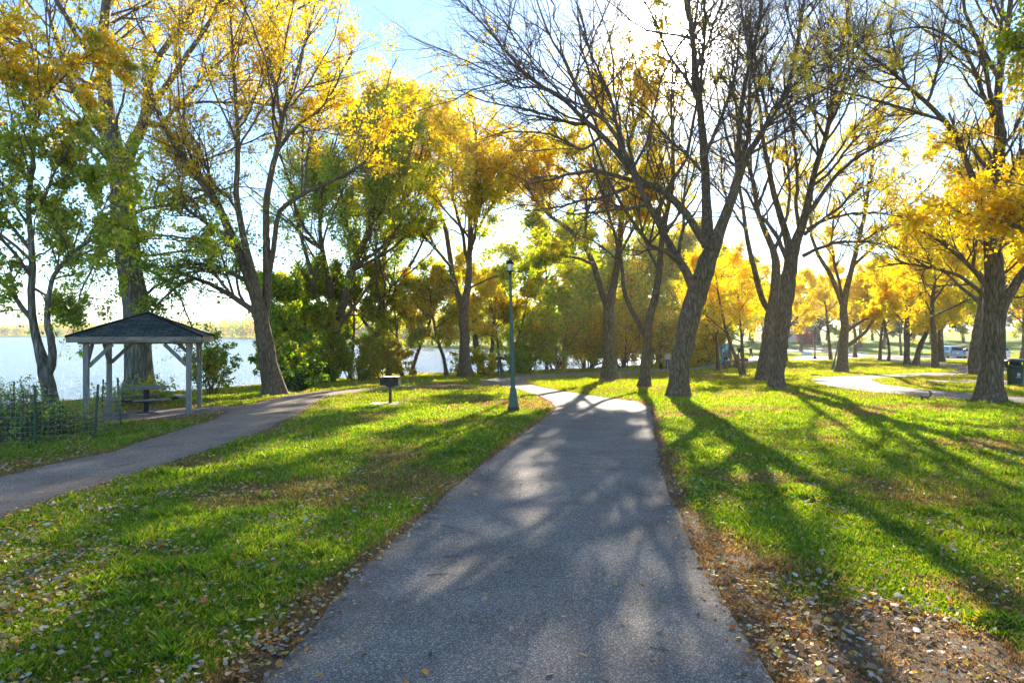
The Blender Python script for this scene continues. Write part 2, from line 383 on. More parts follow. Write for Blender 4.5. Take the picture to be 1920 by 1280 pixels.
# the bright aureole of the low sun in the hazy air
tcw = nt.nodes.new('ShaderNodeTexCoord')
dp = nt.nodes.new('ShaderNodeVectorMath'); dp.operation = 'DOT_PRODUCT'; dp.inputs[1].default_value = SUN
nt.links.new(tcw.outputs['Generated'], dp.inputs[0])
def wm(op, a, b=None, clamp=False):
    n = nt.nodes.new('ShaderNodeMath'); n.operation = op; n.use_clamp = clamp
    for k, v in enumerate((a, b)):
        if v is None: continue
        if hasattr(v, 'type') or hasattr(v, 'links'): nt.links.new(v, n.inputs[k])
        else: n.inputs[k].default_value = v
    return n.outputs[0]
c_ = wm('MAXIMUM', dp.outputs['Value'], 0.0)
g1 = wm('MULTIPLY', wm('POWER', c_, 900.0), 260.0)
g2 = wm('MULTIPLY', wm('POWER', c_, 90.0), 3.0)
g3 = wm('MULTIPLY', wm('POWER', c_, 9.0), .1)
gs = wm('ADD', wm('ADD', g1, g2), g3)
cmb = nt.nodes.new('ShaderNodeVectorMath'); cmb.operation = 'SCALE'; cmb.inputs[0].default_value = (1, .97, .9); nt.links.new(gs, cmb.inputs['Scale'])
adv = nt.nodes.new('ShaderNodeVectorMath'); adv.operation = 'ADD'
tint = nt.nodes.new('ShaderNodeVectorMath'); tint.operation = 'MULTIPLY'; tint.inputs[1].default_value = (.86, .97, 1.10)
nt.links.new(sky.outputs[0], tint.inputs[0]); nt.links.new(tint.outputs[0], adv.inputs[0]); nt.links.new(cmb.outputs[0], adv.inputs[1])
nt.links.new(adv.outputs[0], bg.inputs[0]); nt.links.new(bg.outputs[0], wo.inputs[0])
sc.view_settings.view_transform = 'Standard'; sc.view_settings.look = 'None'; sc.view_settings.exposure = 1.86; sc.view_settings.gamma = 1
sc.cycles.max_bounces = 8; sc.cycles.diffuse_bounces = 6; sc.cycles.glossy_bounces = 2; sc.cycles.transmission_bounces = 6; sc.cycles.transparent_max_bounces = 4
sc.cycles.caustics_reflective = False; sc.cycles.caustics_refractive = False
sc.cycles.sample_clamp_indirect = 2.0; sc.cycles.sample_clamp_direct = 12.0; sc.cycles.blur_glossy = 1.0
sc.cycles.use_denoising = True
sc.cycles.denoiser = 'OPENIMAGEDENOISE'
sc.render.film_transparent = False

HZ = mat('haze'); _m, _nt, _N, _L, _out = HZ
_v = _N('ShaderNodeVolumePrincipled'); _v.inputs['Density'].default_value = HAZE; _v.inputs['Color'].default_value = (.93, .95, 1, 1); _v.inputs['Anisotropy'].default_value = .55
_L(_v.outputs[0], _out.inputs['Volume'])
hb = MB(); hb.box((0, 920, 12), (3100, 2060, 36)); hz_o = hb.build('haze', _m); tag(hz_o, kind='stuff', label='thin sunlit haze over the park', cat='haze')
sc.cycles.volume_bounces = 0
# ------------------------------------------------------------------ outlines of the paved areas
def outl(pts):
    r = []
    for p in pts:
        if p[0] == 'w': r.append((p[1], p[2]))
        else: q = hit(*p); r.append((q[0], q[1]))
    return np.array(r)
OUT = {}
OUT['asphalt_path'] = outl([('w', -1.45, -5), ('w', -1.45, 1.5), (490, 1280), (620, 1130), (700, 1048), (760, 1000), (820, 945), (870, 900), (930, 850), (1000, 800), (1035, 775),
    (1042, 765), (1036, 755), (1010, 742), (960, 727), (918, 721.5), (905, 719),
    (902, 714), (925, 708), (960, 704), (1050, 700), (1130, 697), (1300, 690), (1345, 683), (1400, 672), (1440, 664), (1462, 661), (1470, 665), (1450, 671), (1405, 680), (1345, 690), (1300, 694), (1130, 703), (1050, 706), (1000, 709), (983, 713), (985, 718), (1005, 724),
    (1050, 733), (1130, 745), (1195, 753), (1218, 765), (1226, 790), (1228, 820), (1240, 880), (1262, 940), (1290, 1010), (1370, 1150), (1450, 1280), ('w', 1.5, 1.5), ('w', 1.45, -5)])
OUT['side_path'] = outl([(925, 723.5), (850, 723.5), (760, 727), (700, 732), (640, 739), (610, 744), (590, 755), (560, 775), (500, 805), (400, 840), (240, 892), (60, 947), (0, 970), (-250, 1060),
    (-250, 940), (0, 895), (60, 879), (120, 865), (200, 850), (330, 808), (400, 787), (440, 767), (500, 750), (540, 741), (600, 733.5), (700, 728), (760, 723.5), (850, 720.5), (912, 719)])
OUT['loop_path'] = outl([(1519, 713), (1535, 708.5), (1580, 705.5), (1640, 704), (1700, 701), (1780, 698), (1800, 694), (1790, 690), (1740, 686), (1680, 680), (1655, 675), (1640, 671), (1632, 668), (1650, 667.5), (1670, 671), (1700, 675), (1770, 681), (1840, 689), (1920, 694), (2050, 697), (2050, 701), (1920, 699),
    (1840, 701.5), (1760, 705), (1700, 707), (1655, 709), (1632, 713), (1655, 721), (1720, 730), (1800, 737), (1920, 746), (2100, 757), (2100, 768), (1920, 756), (1850, 753), (1780, 748), (1700, 741), (1620, 735), (1570, 728), (1538, 721)])
OUT['pavement'] = outl([(1712, 713.5), (1840, 713.5), (1920, 715), (2060, 717), (2060, 728), (1920, 723), (1840, 720), (1760, 717)])
OUT['road'] = outl([(1440, 651), (1560, 655), (1700, 667.5), (1800, 670.5), (1920, 672.5), (2100, 674), (2100, 679), (1920, 677.5), (1800, 676), (1700, 673), (1560, 662), (1440, 657)])
OUT['side_road'] = outl([(1480, 672.5), (1520, 668), (1600, 669.5), (1640, 671), (1600, 673), (1540, 676), (1480, 675.5)])
PADC = (-10.65, 19.94); PADR = .32
_a = []
for k in range(22):
    t = k / 22 * 2 * PI; _a.append((PADC[0] + .3 + (2.75 + .25 * math.sin(3 * t)) * math.cos(t), PADC[1] + .1 + (2.0 + .25 * math.cos(2 * t + 1)) * math.sin(t)))
OUT['dirt_floor'] = np.array(_a)

def inside(P, x, y):
    r = np.zeros(x.shape, bool); n = len(P)
    sel = (x > P[:, 0].min()) & (x < P[:, 0].max()) & (y > P[:, 1].min()) & (y < P[:, 1].max())
    xs = x[sel]; ys = y[sel]; c = np.zeros(xs.shape, bool)
    for i in range(n):
        x1, y1 = P[i]; x2, y2 = P[(i + 1) % n]
        if y1 == y2: continue
        m = (y1 > ys) != (y2 > ys)
        c ^= m & (xs < (x2 - x1) * (ys - y1) / (y2 - y1) + x1)
    r[sel] = c; return r
def edge_dist(P, x, y):
    d = np.full(x.shape, 1e9); n = len(P)
    for i in range(n):
        a = P[i]; b = P[(i + 1) % n]; v = b - a; L2 = v @ v + 1e-9
        t = np.clip(((x - a[0]) * v[0] + (y - a[1]) * v[1]) / L2, 0, 1)
        d = np.minimum(d, (x - a[0] - t * v[0]) ** 2 + (y - a[1] - t * v[1]) ** 2)
    return np.sqrt(d)
def dryness(x, y):
    """how far the lawn has worn to straw and soil: along the path edges, most on the near right"""
    d = np.minimum(edge_dist(OUT['asphalt_path'], x, y), edge_dist(OUT['side_path'], x, y))
    nz = fbm(x * 1.1, y * 1.1, 3); nf = fbm(x * 5, y * 5, 9)
    wdt = np.where(x > 0, .20 + 1.15 * sstep((9.0 - y) / 5.5), .13 + .22 * sstep((8 - y) / 5)) * (.35 + 1.3 * nz)
    v = sstep(1.25 - d / wdt) * (.6 + .7 * nf)
    v = np.maximum(v, sstep((fbm(x * .55, y * .55, 21) - .54) / .16) * .50 * (x > -30))
    # bare soil patch near right
    e = ((x - 2.6) / .55) ** 2 + ((y - 4.35) / .75) ** 2
    v = np.maximum(v, sstep(1.7 - e + (nf - .5) * 1.5) * 1.0)
    e = ((x - 3.0) / .5) ** 2 + ((y - 3.6) / .5) ** 2
    v = np.maximum(v, sstep(1.6 - e + (nf - .5) * 1.2))
    # litter floor under the shrubs along the bank
    s = lake(x, y); v = np.maximum(v, sstep((s + 1.6) / 1.2) * .8)
    dd = edge_dist(OUT['dirt_floor'], x, y); v = np.maximum(v, sstep(1 - dd / .7) * .6)
    return np.clip(v, 0, 1)

# ------------------------------------------------------------------ ground sheet
def axis(segs):
    r = [];
    for a, b, s in segs: r.append(np.arange(a, b, s))
    return np.concatenate(r)
gx = axis([(-1500, -300, 60), (-300, -60, 8), (-60, -20, 1), (-20, -9, .3), (-9, 9, .15), (9, 25, .4), (25, 90, 1.6), (90, 300, 12), (300, 1501, 60)])
gy = axis([(-60, -4, 4), (-4, 2, .5), (2, 14, .15), (14, 30, .3), (30, 80, .7), (80, 220, 2), (220, 700, 12), (700, 1900, 80)])
X, Y = np.meshgrid(gx, gy); xf = X.ravel(); yf = Y.ravel()
near = (np.abs(xf) < 60) & (yf < 90) & (yf > -10)
dry = np.zeros(xf.shape); dry[near] = dryness(xf[near], yf[near])
Zg = H(xf, yf) + np.where(near, (fbm(xf * 2, yf * 2, 5) - .5) * .02, 0)
# keep the lawn sheet under the paving
for nm in OUT:
    Zg = np.where(inside(OUT[nm], xf, yf), H(xf, yf) - .02, Zg)
nx = len(gx); ny = len(gy)
i, j = np.meshgrid(np.arange(nx - 1), np.arange(ny - 1)); b_ = (j * nx + i).ravel()
Qg = np.stack([b_, b_ + 1, b_ + nx + 1, b_ + nx], 1)
g = new_mesh('ground', np.stack([xf, yf, Zg], 1), Qg, M['ground'], smooth=True, attrs={'dry': dry}); tag(g, kind='structure')
V = np.array([[-1500, -60, WZ], [80, -60, WZ], [80, 900, WZ], [-1500, 900, WZ]])
o = new_mesh('water', V, [(0, 1, 2, 3)], M['water']); tag(o, kind='structure')

def pave(name, mt, lift, step_near=.3):
    P = OUT[name]
    # densify the outline
    pts = []
    for a in range(len(P)):
        p = P[a]; q = P[(a + 1) % len(P)]; L = np.linalg.norm(q - p); st = max(.25, min(p[1], q[1]) * .03); n = max(1, int(L / st))
        nrm = np.array([-(q - p)[1], (q - p)[0]]) / (L + 1e-9)
        for k in range(n):
            t = k / n; r = p + (q - p) * t
            if k and p[1] < 40: r = r + nrm * (vnoise(r[0] * 3, r[1] * 3, 4) - .5) * .09
            pts.append(r)
    B = np.array(pts); ext = []
    y = B[:, 1].min()
    while y < B[:, 1].max():
        st = max(.3, y * .03); xs = np.arange(B[:, 0].min(), B[:, 0].max(), st); ys = np.full(xs.shape, y)
        ok = inside(B, xs, ys); xs = xs[ok]; ys = ys[ok]
        if len(xs):
            d = edge_dist(B, xs, ys); ok = d > st * .4; ext += list(zip(xs[ok], ys[ok]))
        y += st
    allp = [Vector((float(a), float(b))) for a, b in list(B) + ext]
    ed = [(k, (k + 1) % len(B)) for k in range(len(B))]
    vo, eo, fo, *_ = delaunay_2d_cdt(allp, ed, [list(range(len(B)))], 1, 1e-4)
    v = np.array([(p.x, p.y) for p in vo]); T = [f for f in fo if len(f) == 3]
    z = H(v[:, 0], v[:, 1]) + lift + np.clip(v[:, 1] - 30, 0, 100) * .0006
    dr = sstep(1 - edge_dist(P, v[:, 0], v[:, 1]) / .30)
    # drop a skirt so the slab edge has thickness
    nb = len(v)
    from collections import Counter
    cnt = Counter()
    for f in T:
        for a in range(3): cnt[tuple(sorted((f[a], f[(a + 1) % 3])))] += 1
    sk = []; v3 = list(map(tuple, np.column_stack([v, z])));
    for f in T:
        for a in range(3):
            e = (f[a], f[(a + 1) % 3])
            if cnt[tuple(sorted(e))] == 1:
                n0 = len(v3); v3.append((v3[e[0]][0], v3[e[0]][1], v3[e[0]][2] - .08)); v3.append((v3[e[1]][0], v3[e[1]][1], v3[e[1]][2] - .08))
                sk.append((e[0], n0, n0 + 1, e[1]))
    dr = np.concatenate([dr, np.ones(len(v3) - nb)])
    o = new_mesh(name, np.array(v3), sk, mt, attrs={'dry': dr}, T=T); tag(o, kind='structure'); return o
pave('asphalt_path', M['asphalt'], .012)
pave('side_path', M['dusty'], .009)
pave('loop_path', M['asphalt'], .03)
pave('pavement', M['asphalt'], .03)
pave('road', M['asphalt'], .06)
pave('side_road', M['asphalt'], .05)
pave('dirt_floor', M['dirt'], .006)

# ------------------------------------------------------------------ grass, litter
rng = np.random.default_rng(11)
def scatter(n, d0, d1, ang=.72, p=0.0):
    u = rng.random(n)
    d = d0 * np.exp(u * math.log(d1 / d0)) if p == 0 else (d0 ** p + u * (d1 ** p - d0 ** p)) ** (1 / p)
    x = (rng.random(n) * 2 - 1) * ang * (1.06) * d + 0
    return x, d
def paved(x, y, names=('asphalt_path', 'side_path', 'loop_path', 'pavement', 'road', 'side_road', 'dirt_floor')):
    r = np.zeros(x.shape, bool)
    for k in names: r |= inside(OUT[k], x, y)
    return r
def pick(pal, n, w=None):
    pal = np.array(pal, float); k = rng.choice(len(pal), n, p=None if w is None else np.array(w) / np.sum(w))
    return pal[k]
def make_grass(n):
    x, y = scatter(n, 3.3, 150)
    pv = paved(x, y); nearp = np.zeros(len(x), bool); q_ = pv & (y < 25); nearp[q_] = edge_dist(OUT['asphalt_path'], x[q_], y[q_]) < .07 * fbm(x[q_] * 4, y[q_] * 4, 8)
    ok = (~pv | nearp) & (lake(x, y) < -.3); x = x[ok]; y = y[ok]
    dr = dryness(x, y)
    keep = rng.random(len(x)) > np.clip(dr - .80, 0, 1) * 4; keep &= rng.random(len(x)) > dr * .15
    x = x[keep]; y = y[keep]; dr = dr[keep]; n = len(x)
    tall = .55 + .9 * fbm(x * 1.6, y * 1.6, 31) * (.6 + .8 * fbm(x * 7, y * 7, 33))
    h = (.036 + .0009 * np.minimum(y, 60)) * tall * rng.uniform(.5, 1.35, n) * (1 - .4 * dr) * (1 + .9 * sstep((fbm(x * 2.7, y * 2.7, 61) - .60) / .12))
    wd = (.0035 + .00115 * np.minimum(y, 75)) * rng.uniform(.7, 1.3, n)
    a = rng.uniform(0, 2 * PI, n); lean = rng.uniform(.1, .95, n) * h; la = rng.uniform(0, 2 * PI, n)
    z = H(x, y) - .004
    dx = np.cos(a) * wd / 2; dy = np.sin(a) * wd / 2
    V = np.empty((n, 4, 3))
    V[:, 0] = np.stack([x - dx, y - dy, z], 1); V[:, 1] = np.stack([x + dx, y + dy, z], 1)
    mx = x + np.cos(la) * lean * .35; my = y + np.sin(la) * lean * .35
    V[:, 2] = np.stack([mx + dx * .8, my + dy * .8, z + h * .62], 1)
    V[:, 3] = np.stack([x + np.cos(la) * lean, y + np.sin(la) * lean, z + h], 1)
    c = pick([(.095, .21, .012), (.16, .27, .015), (.26, .35, .02), (.38, .40, .035), (.52, .44, .12)], n, [3, 4, 3.5, 2, .8])
    big = fbm(x * .35, y * .35, 41)[:, None]; c = c * (.62 + .8 * big) * np.array([1, 1, 1])
    c = c + (np.array([.10, .05, .0]) * sstep((y - 12) / 25)[:, None])
    straw = pick([(.46, .29, .13), (.34, .20, .085), (.24, .14, .06)], n)
    m = (rng.random(n) < dr * 1.3 + .04)[:, None]; c = np.where(m, straw, c)
    c = c * rng.uniform(.8, 1.2, (n, 1))
    b = np.arange(n)[:, None] * 4
    T = np.concatenate([b + np.array([[0, 1, 2]]), b + np.array([[0, 2, 3]])], 1).reshape(-1, 3)
    o = new_mesh('grass', V.reshape(-1, 3), None, M['grass'], cols=np.repeat(c, 2, 0), T=T)
    tag(o, 'short green lawn grass, straw coloured along the path edges', 'grass', kind='stuff')
make_grass(int(1150000 * GRASS_K))

def leaf_quads(P, N_, U_, s, asp=.62, fold=.18):
    """kite leaves: centre P, facing N_, along U_"""
    N_ = N_ / (np.linalg.norm(N_, axis=1, keepdims=True) + 1e-9)
    U_ = U_ - (U_ * N_).sum(1, keepdims=True) * N_; U_ /= np.linalg.norm(U_, axis=1, keepdims=True) + 1e-9
    W_ = np.cross(N_, U_); s = s[:, None]
    V = np.empty((len(P), 4, 3))
    V[:, 0] = P - U_ * s * .5; V[:, 2] = P + U_ * s * .5
    V[:, 1] = P - W_ * s * asp * .5 + N_ * s * fold - U_ * s * .06; V[:, 3] = P + W_ * s * asp * .5 + N_ * s * fold - U_ * s * .06
    Q = (np.arange(len(P))[:, None] * 4 + np.array([[0, 1, 2, 3]]))
    return V.reshape(-1, 3), Q
def crumpled(P, ang, tilt, s, curl):
    """fallen leaf: six-sided curled blade, two quads"""
    n = len(P); u = np.stack([np.cos(ang), np.sin(ang), tilt], 1); u /= np.linalg.norm(u, axis=1, keepdims=True)
    up = np.array([0, 0, 1.]) + rng.normal(0, .42, (n, 3)); w_ = np.cross(up, u); w_ /= np.linalg.norm(w_, axis=1, keepdims=True); nn = np.cross(u, w_)
    s = s[:, None]; c = curl[:, None]
    V = np.empty((n, 6, 3))
    V[:, 0] = P - u * s * .55 + nn * s * c * .3; V[:, 1] = P + w_ * s * .34 - u * s * .16 + nn * s * c; V[:, 2] = P + w_ * s * .24 + u * s * .28 + nn * s * c * .8
    V[:, 3] = P + u * s * .55 + nn * s * c * .5; V[:, 4] = P - w_ * s * .27 + u * s * .22 + nn * s * c * .6; V[:, 5] = P - w_ * s * .32 - u * s * .18 + nn * s * c * .9
    b = np.arange(n)[:, None] * 6
    Q = np.concatenate([b + np.array([[0, 1, 2, 3]]), b + np.array([[0, 3, 4, 5]])], 1).reshape(-1, 4)
    return V.reshape(-1, 3), Q
def make_litter(n):
    x, y = scatter(n, 3.2, 60)
    onp = paved(x, y); dr = np.zeros(len(x)); dr[~onp] = dryness(x[~onp], y[~onp])
    cl = .6 * fbm(x * .8, y * .8, 77) + .4 * fbm(x * 3.2, y * 3.2, 78)
    pr = .07 + .42 * sstep((cl - .42) / .2) + .08 * dr
    pr = np.where(onp, .008 + .10 * sstep(1 - edge_dist(OUT['asphalt_path'], x, y) / .28) + .06 * (y > 25), pr) * (lake(x, y) < -.1)
    pr = pr * np.where(x < -.5, 1.15 + .9 * sstep((8.5 - y) / 4), .9)
    k = rng.random(len(x)) < pr; x = x[k]; y = y[k]; onp = onp[k]; n = len(x)
    s = rng.uniform(.018, .046, n) * (1 + .014 * y) * np.where(rng.random(n) < .12, 1.55, 1)
    z = H(x, y) + np.where(onp, .022 + .03 * (y > 30), .018 + rng.uniform(0, .03, n)) + .0005 * y
    V, Q = crumpled(np.stack([x, y, z], 1), rng.uniform(0, 2 * PI, n), rng.normal(0, .22, n), s, rng.uniform(-.22, .48, n))
    c = pick([(.60, .54, .44), (.50, .38, .24), (.38, .23, .11), (.18, .10, .05), (.70, .28, .04), (.78, .54, .08), (.50, .14, .03)], n, [1.7, 3, 2.8, 1.2, 1.6, 2.0, .4])
    c = c * rng.uniform(.75, 1.15, (n, 1))
    o = new_mesh('fallen_leaves', V, Q, M['litter'], cols=np.repeat(c, 2, 0))
    tag(o, 'dry curled pale and orange leaves strewn over the lawn and path edges', 'fallen leaves', kind='stuff')
make_litter(int(120000 * GRASS_K))
# ------------------------------------------------------------------ trees
def resample(P, R, K):
    d = np.r_[0, np.cumsum(np.linalg.norm(np.diff(P, axis=0), axis=1))]; t = np.linspace(0, d[-1], K)
    # smooth by a Catmull-like pass: interpolate then relax
    Q = np.stack([np.interp(t, d, P[:, k]) for k in range(3)], 1); r = np.interp(t, d, R)
    for _ in range(2):
        Q[1:-1] = .25 * Q[:-2] + .5 * Q[1:-1] + .25 * Q[2:]; r[1:-1] = .25 * r[:-2] + .5 * r[1:-1] + .25 * r[2:]
    return Q, r
def spawn(P, R, n, t0, lf, ang, rf, K, wob, trop, rg, lmin=.2, t1=.98, tpow=1.0, flat=0.0, rend=.25):
    """n children on every parent path -> paths, radii, parent index"""
    N, KP, _ = P.shape
    L = np.linalg.norm(np.diff(P, axis=1), axis=2).sum(1)
    pi = np.repeat(np.arange(N), n); m = len(pi)
    t = t0 + (t1 - t0) * rg.random(m) ** tpow
    f = t * (KP - 1); i = np.minimum(f.astype(int), KP - 2); w = (f - i)[:, None]
    p0 = P[pi, i] * (1 - w) + P[pi, i + 1] * w; r0 = R[pi, i] * (1 - w[:, 0]) + R[pi, i + 1] * w[:, 0]
    tg = P[pi, i + 1] - P[pi, i]; tg /= np.linalg.norm(tg, axis=1, keepdims=True) + 1e-9
    rv = rg.normal(0, 1, (m, 3)); rv[:, 2] *= (1 - flat); pr = rv - (rv * tg).sum(1, keepdims=True) * tg; pr /= np.linalg.norm(pr, axis=1, keepdims=True) + 1e-9
    a = rg.uniform(ang[0], ang[1], m)[:, None]
    d = np.cos(a) * tg + np.sin(a) * pr
    ln = np.maximum(L[pi] * lf * (1 - .5 * t) * (.3 + 1.25 * rg.random(m) ** 1.3), lmin); st = ln / (K - 1)
    out = np.empty((m, K, 3)); out[:, 0] = p0; 
    for k in range(1, K):
        d = d + rg.normal(0, wob, (m, 3)); d[:, 2] += trop; d /= np.linalg.norm(d, axis=1, keepdims=True) + 1e-9
        out[:, k] = out[:, k - 1] + d * st[:, None]
    rr = np.minimum(r0 * rf, ln * .013 + .005)[:, None] * np.linspace(1, rend, K)[None]
    return out, rr, pi, t
UP = np.array([0, 0, 1.])
PAL = {
 'gold': ([(.90, .63, .06), (.93, .72, .08), (.88, .52, .045), (.78, .72, .08), (.62, .36, .06)], [4, 4, 2, 2, .5]),
 'yellow': ([(.93, .74, .10), (.90, .78, .14), (.88, .64, .07), (.62, .64, .09)], [4, 3, 2, 1.5]),
 'lime': ([(.52, .56, .06), (.70, .64, .07), (.36, .48, .045), (.22, .34, .03)], [3, 3, 2.5, 1.5]),
 'green': ([(.19, .35, .025), (.27, .43, .03), (.38, .50, .04), (.13, .25, .02), (.66, .62, .07)], [3.5, 3.5, 2.5, 2, 1]),
 'olive': ([(.46, .46, .06), (.62, .56, .08), (.30, .37, .045), (.76, .56, .08), (.52, .34, .07)], [3, 3, 2.5, 1.6, 1.2]),
 'rust': ([(.74, .48, .09), (.82, .60, .10), (.60, .36, .07), (.50, .48, .08)], [3, 3, 2, 2]),
 'dark': ([(.035, .07, .02), (.05, .10, .025), (.08, .11, .03)], [3, 3, 2]),
 'red': ([(.45, .10, .08), (.55, .16, .12)], [1, 1]),
}
def palcol(names, w, rg):
    """w in 0..len(names)-1 chooses between palettes per leaf"""
    n = len(w); k = np.clip(np.floor(w + rg.random(n)), 0, len(names) - 1).astype(int)
    c = np.empty((n, 3))
    for q, nm in enumerate(names):
        m = k == q; cnt = int(m.sum())
        if cnt:
            pal, wt = PAL[nm]; wt = np.array(wt) / np.sum(wt); c[m] = np.array(pal)[rg.choice(len(pal), cnt, p=wt)]
    return c * rg.uniform(.82, 1.15, (n, 1))
def tree_mesh_parts(root, stems, limbs, rg, bark, n1=14, n2=6, n3=4, l1=.55, l2=.6, l3=.62, a1=(.3, .95), trop=.05, wob=.14,
                    leaves=20000, lsize=.09, pals=('gold',), lowhi=None, clump=.5, spread=.10, t01=.28, sides=(20, 8, 4, 3), flat=0, droop=0., k3=4, leafgap=0., compound=False, stemfrom=.45):
    """stems: big paths (one mesh, the trunk); limbs: medium paths; all in world coordinates relative to root"""
    loc = np.array(root.location); leaves = int(leaves * 1.15); lsize = lsize * (1.0 if compound else 1.15)
    if l1 < .45: l1 *= 1.7
    spread *= .85
    big = [(np.array(p), np.array(r)) for p, r in stems]; med = [(np.array(p), np.array(r)) for p, r in limbs]
    V = []; Q = []; n0 = 0
    for P, R in big:
        K = max(10, min(60, int(np.linalg.norm(np.diff(P, axis=0), axis=1).sum() / max(.12, R.max() * .6))))
        p, r = resample(P, R, K); p[1:-1] += rg.normal(0, 1, (K - 2, 3)) * r[1:-1, None] * .05
        S = sides[0] if R.max() > .12 else 10
        th = np.arange(S) * 2 * PI / S
        ph = rg.uniform(0, 9); zz = np.cumsum(np.r_[0, np.linalg.norm(np.diff(p, axis=0), axis=1)])
        tw = 1 + .045 * np.sin(th[None] * 5 + ph + zz[:, None] * .6) + .03 * np.sin(th[None] * 3 - ph + zz[:, None] * 1.3) + rg.normal(0, .018, (K, S)) + .12 * np.sin(th[None] * 5 + ph) * np.exp(-zz[:, None] / .35) * (R.max() > .12)
        v, q = tubes(p[None], r[None], S, tw[None]); V.append(v); Q.append(q + n0); n0 += len(v)
    new_mesh('trunk', np.vstack(V) - loc, np.vstack(Q), bark, smooth=True, parent=root)
    allm = [(p, r) for p, r in med] + [(p[int(len(p) * stemfrom):], r[int(len(p) * stemfrom):]) for p, r in big if len(p) > 3]
    L0 = [];R0 = []
    for P, R in allm:
        if len(P) < 2: continue
        p, r = resample(P, R, 24); L0.append(p); R0.append(r)
    L0 = np.array(L0); R0 = np.array(R0)
    nm = len(med)
    for k in range(nm):
        ln = np.linalg.norm(L0[k][-1] - L0[k][0]); L0[k][2:] += np.cumsum(rg.normal(0, ln * .0035, (22, 3)), 0)
    LL = np.linalg.norm(np.diff(L0, axis=1), axis=2).sum(1)
    V = []; Q = []; n0 = 0
    if nm:
        v, q = tubes(L0[:nm], R0[:nm], sides[1] + 2); V.append(v); Q.append(q + n0); n0 += len(v)
    P1, R1, pi1, t1_ = spawn(L0, R0, int(n1 * 1.25), t01, l1, a1, .55, 9, wob, trop, rg, .5, flat=flat)
    v, q = tubes(P1, R1, sides[1] - 2); V.append(v); Q.append(q + n0); n0 += len(v)
    P2, R2, pi2, _ = spawn(P1, R1, n2, .15, l2, (.35, .95), .6, 6, wob, trop * .6 - droop, rg, .25, flat=flat * .5)
    v, q = tubes(P2, R2, sides[2]); V.append(v); Q.append(q + n0); n0 += len(v)
    if n3:
        P3, R3, pi3, _ = spawn(P2, R2, n3, .15, l3, (.3, .9), .7, k3, wob * 1.1, trop * .5 - droop, rg, .12, rend=.5)
        v, q = tubes(P3, R3, sides[3]); V.append(v); Q.append(q + n0); n0 += len(v)
    else: P3, pi3 = P2, np.arange(len(P2))
    # direct short shoots on the limbs, so bare wood is not too clean
    new_mesh('branches', np.vstack(V) - loc, np.vstack(Q), M['twig'], smooth=True, parent=root)
    if leaves <= 0: return
    grp = pi2[pi3] if n3 else pi2
    cw = (1 - clump) + clump * 3 * rg.random(len(P1)) ** 3; cw[rg.random(len(P1)) < leafgap] *= .03
    ex = P3[:, -1]
    cw2 = .08 + rg.random(len(P2)) ** 2.2 * 2
    w3 = cw[grp] * (cw2[pi3] if n3 else cw2)
    if lowhi is not None: w3 = w3 * np.interp(ex[:, 2], [lowhi[0], lowhi[1]], [lowhi[2], lowhi[3]])
    w3 = np.maximum(w3, 0) + 1e-9; w3 /= w3.sum()
    if compound:
        m = leaves // 9; b = rg.choice(len(P3), m, p=w3); f = rg.random(m); K = P3.shape[1]
        ii = np.minimum((f * (K - 1)).astype(int), K - 2); ww = (f * (K - 1) - ii)[:, None]
        p = P3[b, ii] * (1 - ww) + P3[b, ii + 1] * ww
        ax = rg.normal(0, 1, (m, 3)); ax[:, 2] = -np.abs(ax[:, 2]) * .8 - .3; ax /= np.linalg.norm(ax, axis=1, keepdims=True)
        sd = np.cross(ax, rg.normal(0, 1, (m, 3))); sd /= np.linalg.norm(sd, axis=1, keepdims=True); nn = np.cross(ax, sd)
        ps = []; us = []; ns = []
        for k in range(9):
            s_ = 1 if k % 2 else -1
            ps.append(p + ax * lsize * (.5 + k * .42) + sd * s_ * lsize * .45 * (k < 8)); us.append(sd * s_ * (k < 8) + ax * (.45 if k < 8 else 1)); ns.append(nn + rg.normal(0, .25, (m, 3)))
        p = np.stack(ps, 1).reshape(-1, 3); u = np.stack(us, 1).reshape(-1, 3); nr = np.stack(ns, 1).reshape(-1, 3)
        b = np.repeat(b, 9); s = np.full(len(p), lsize) * rg.uniform(.8, 1.15, len(p)); asp = .42
        tint = np.repeat(rg.uniform(.8, 1.15, m), 9)[:, None]
    else:
        m = leaves; b = rg.choice(len(P3), m, p=w3); f = rg.random(m) ** .7; K = P3.shape[1]
        ii = np.minimum((f * (K - 1)).astype(int), K - 2); ww = (f * (K - 1) - ii)[:, None]
        p = P3[b, ii] * (1 - ww) + P3[b, ii + 1] * ww + rg.normal(0, spread, (m, 3))
        u = rg.normal(0, 1, (m, 3)); u[:, 2] -= .7; nr = rg.normal(0, 1, (m, 3)); nr[:, 2] += .3
        s = lsize * np.exp(rg.normal(-.05, .32, m)); asp = .72; tint = 1
    V, Q = leaf_quads(p, nr, u, s, asp)
    if lowhi is not None and len(pals) > 1:
        hz = np.interp(p[:, 2], [lowhi[4], lowhi[5]], [0, len(pals) - 1])
    else: hz = np.full(len(p), (len(pals) - 1) / 2)
    hz = hz + (rg.random(len(P1)) - .5)[grp][b] * 1.1
    c = palcol(pals, hz, rg) * tint
    new_mesh('crown', V - loc, Q, M['leaf'], cols=c, parent=root)

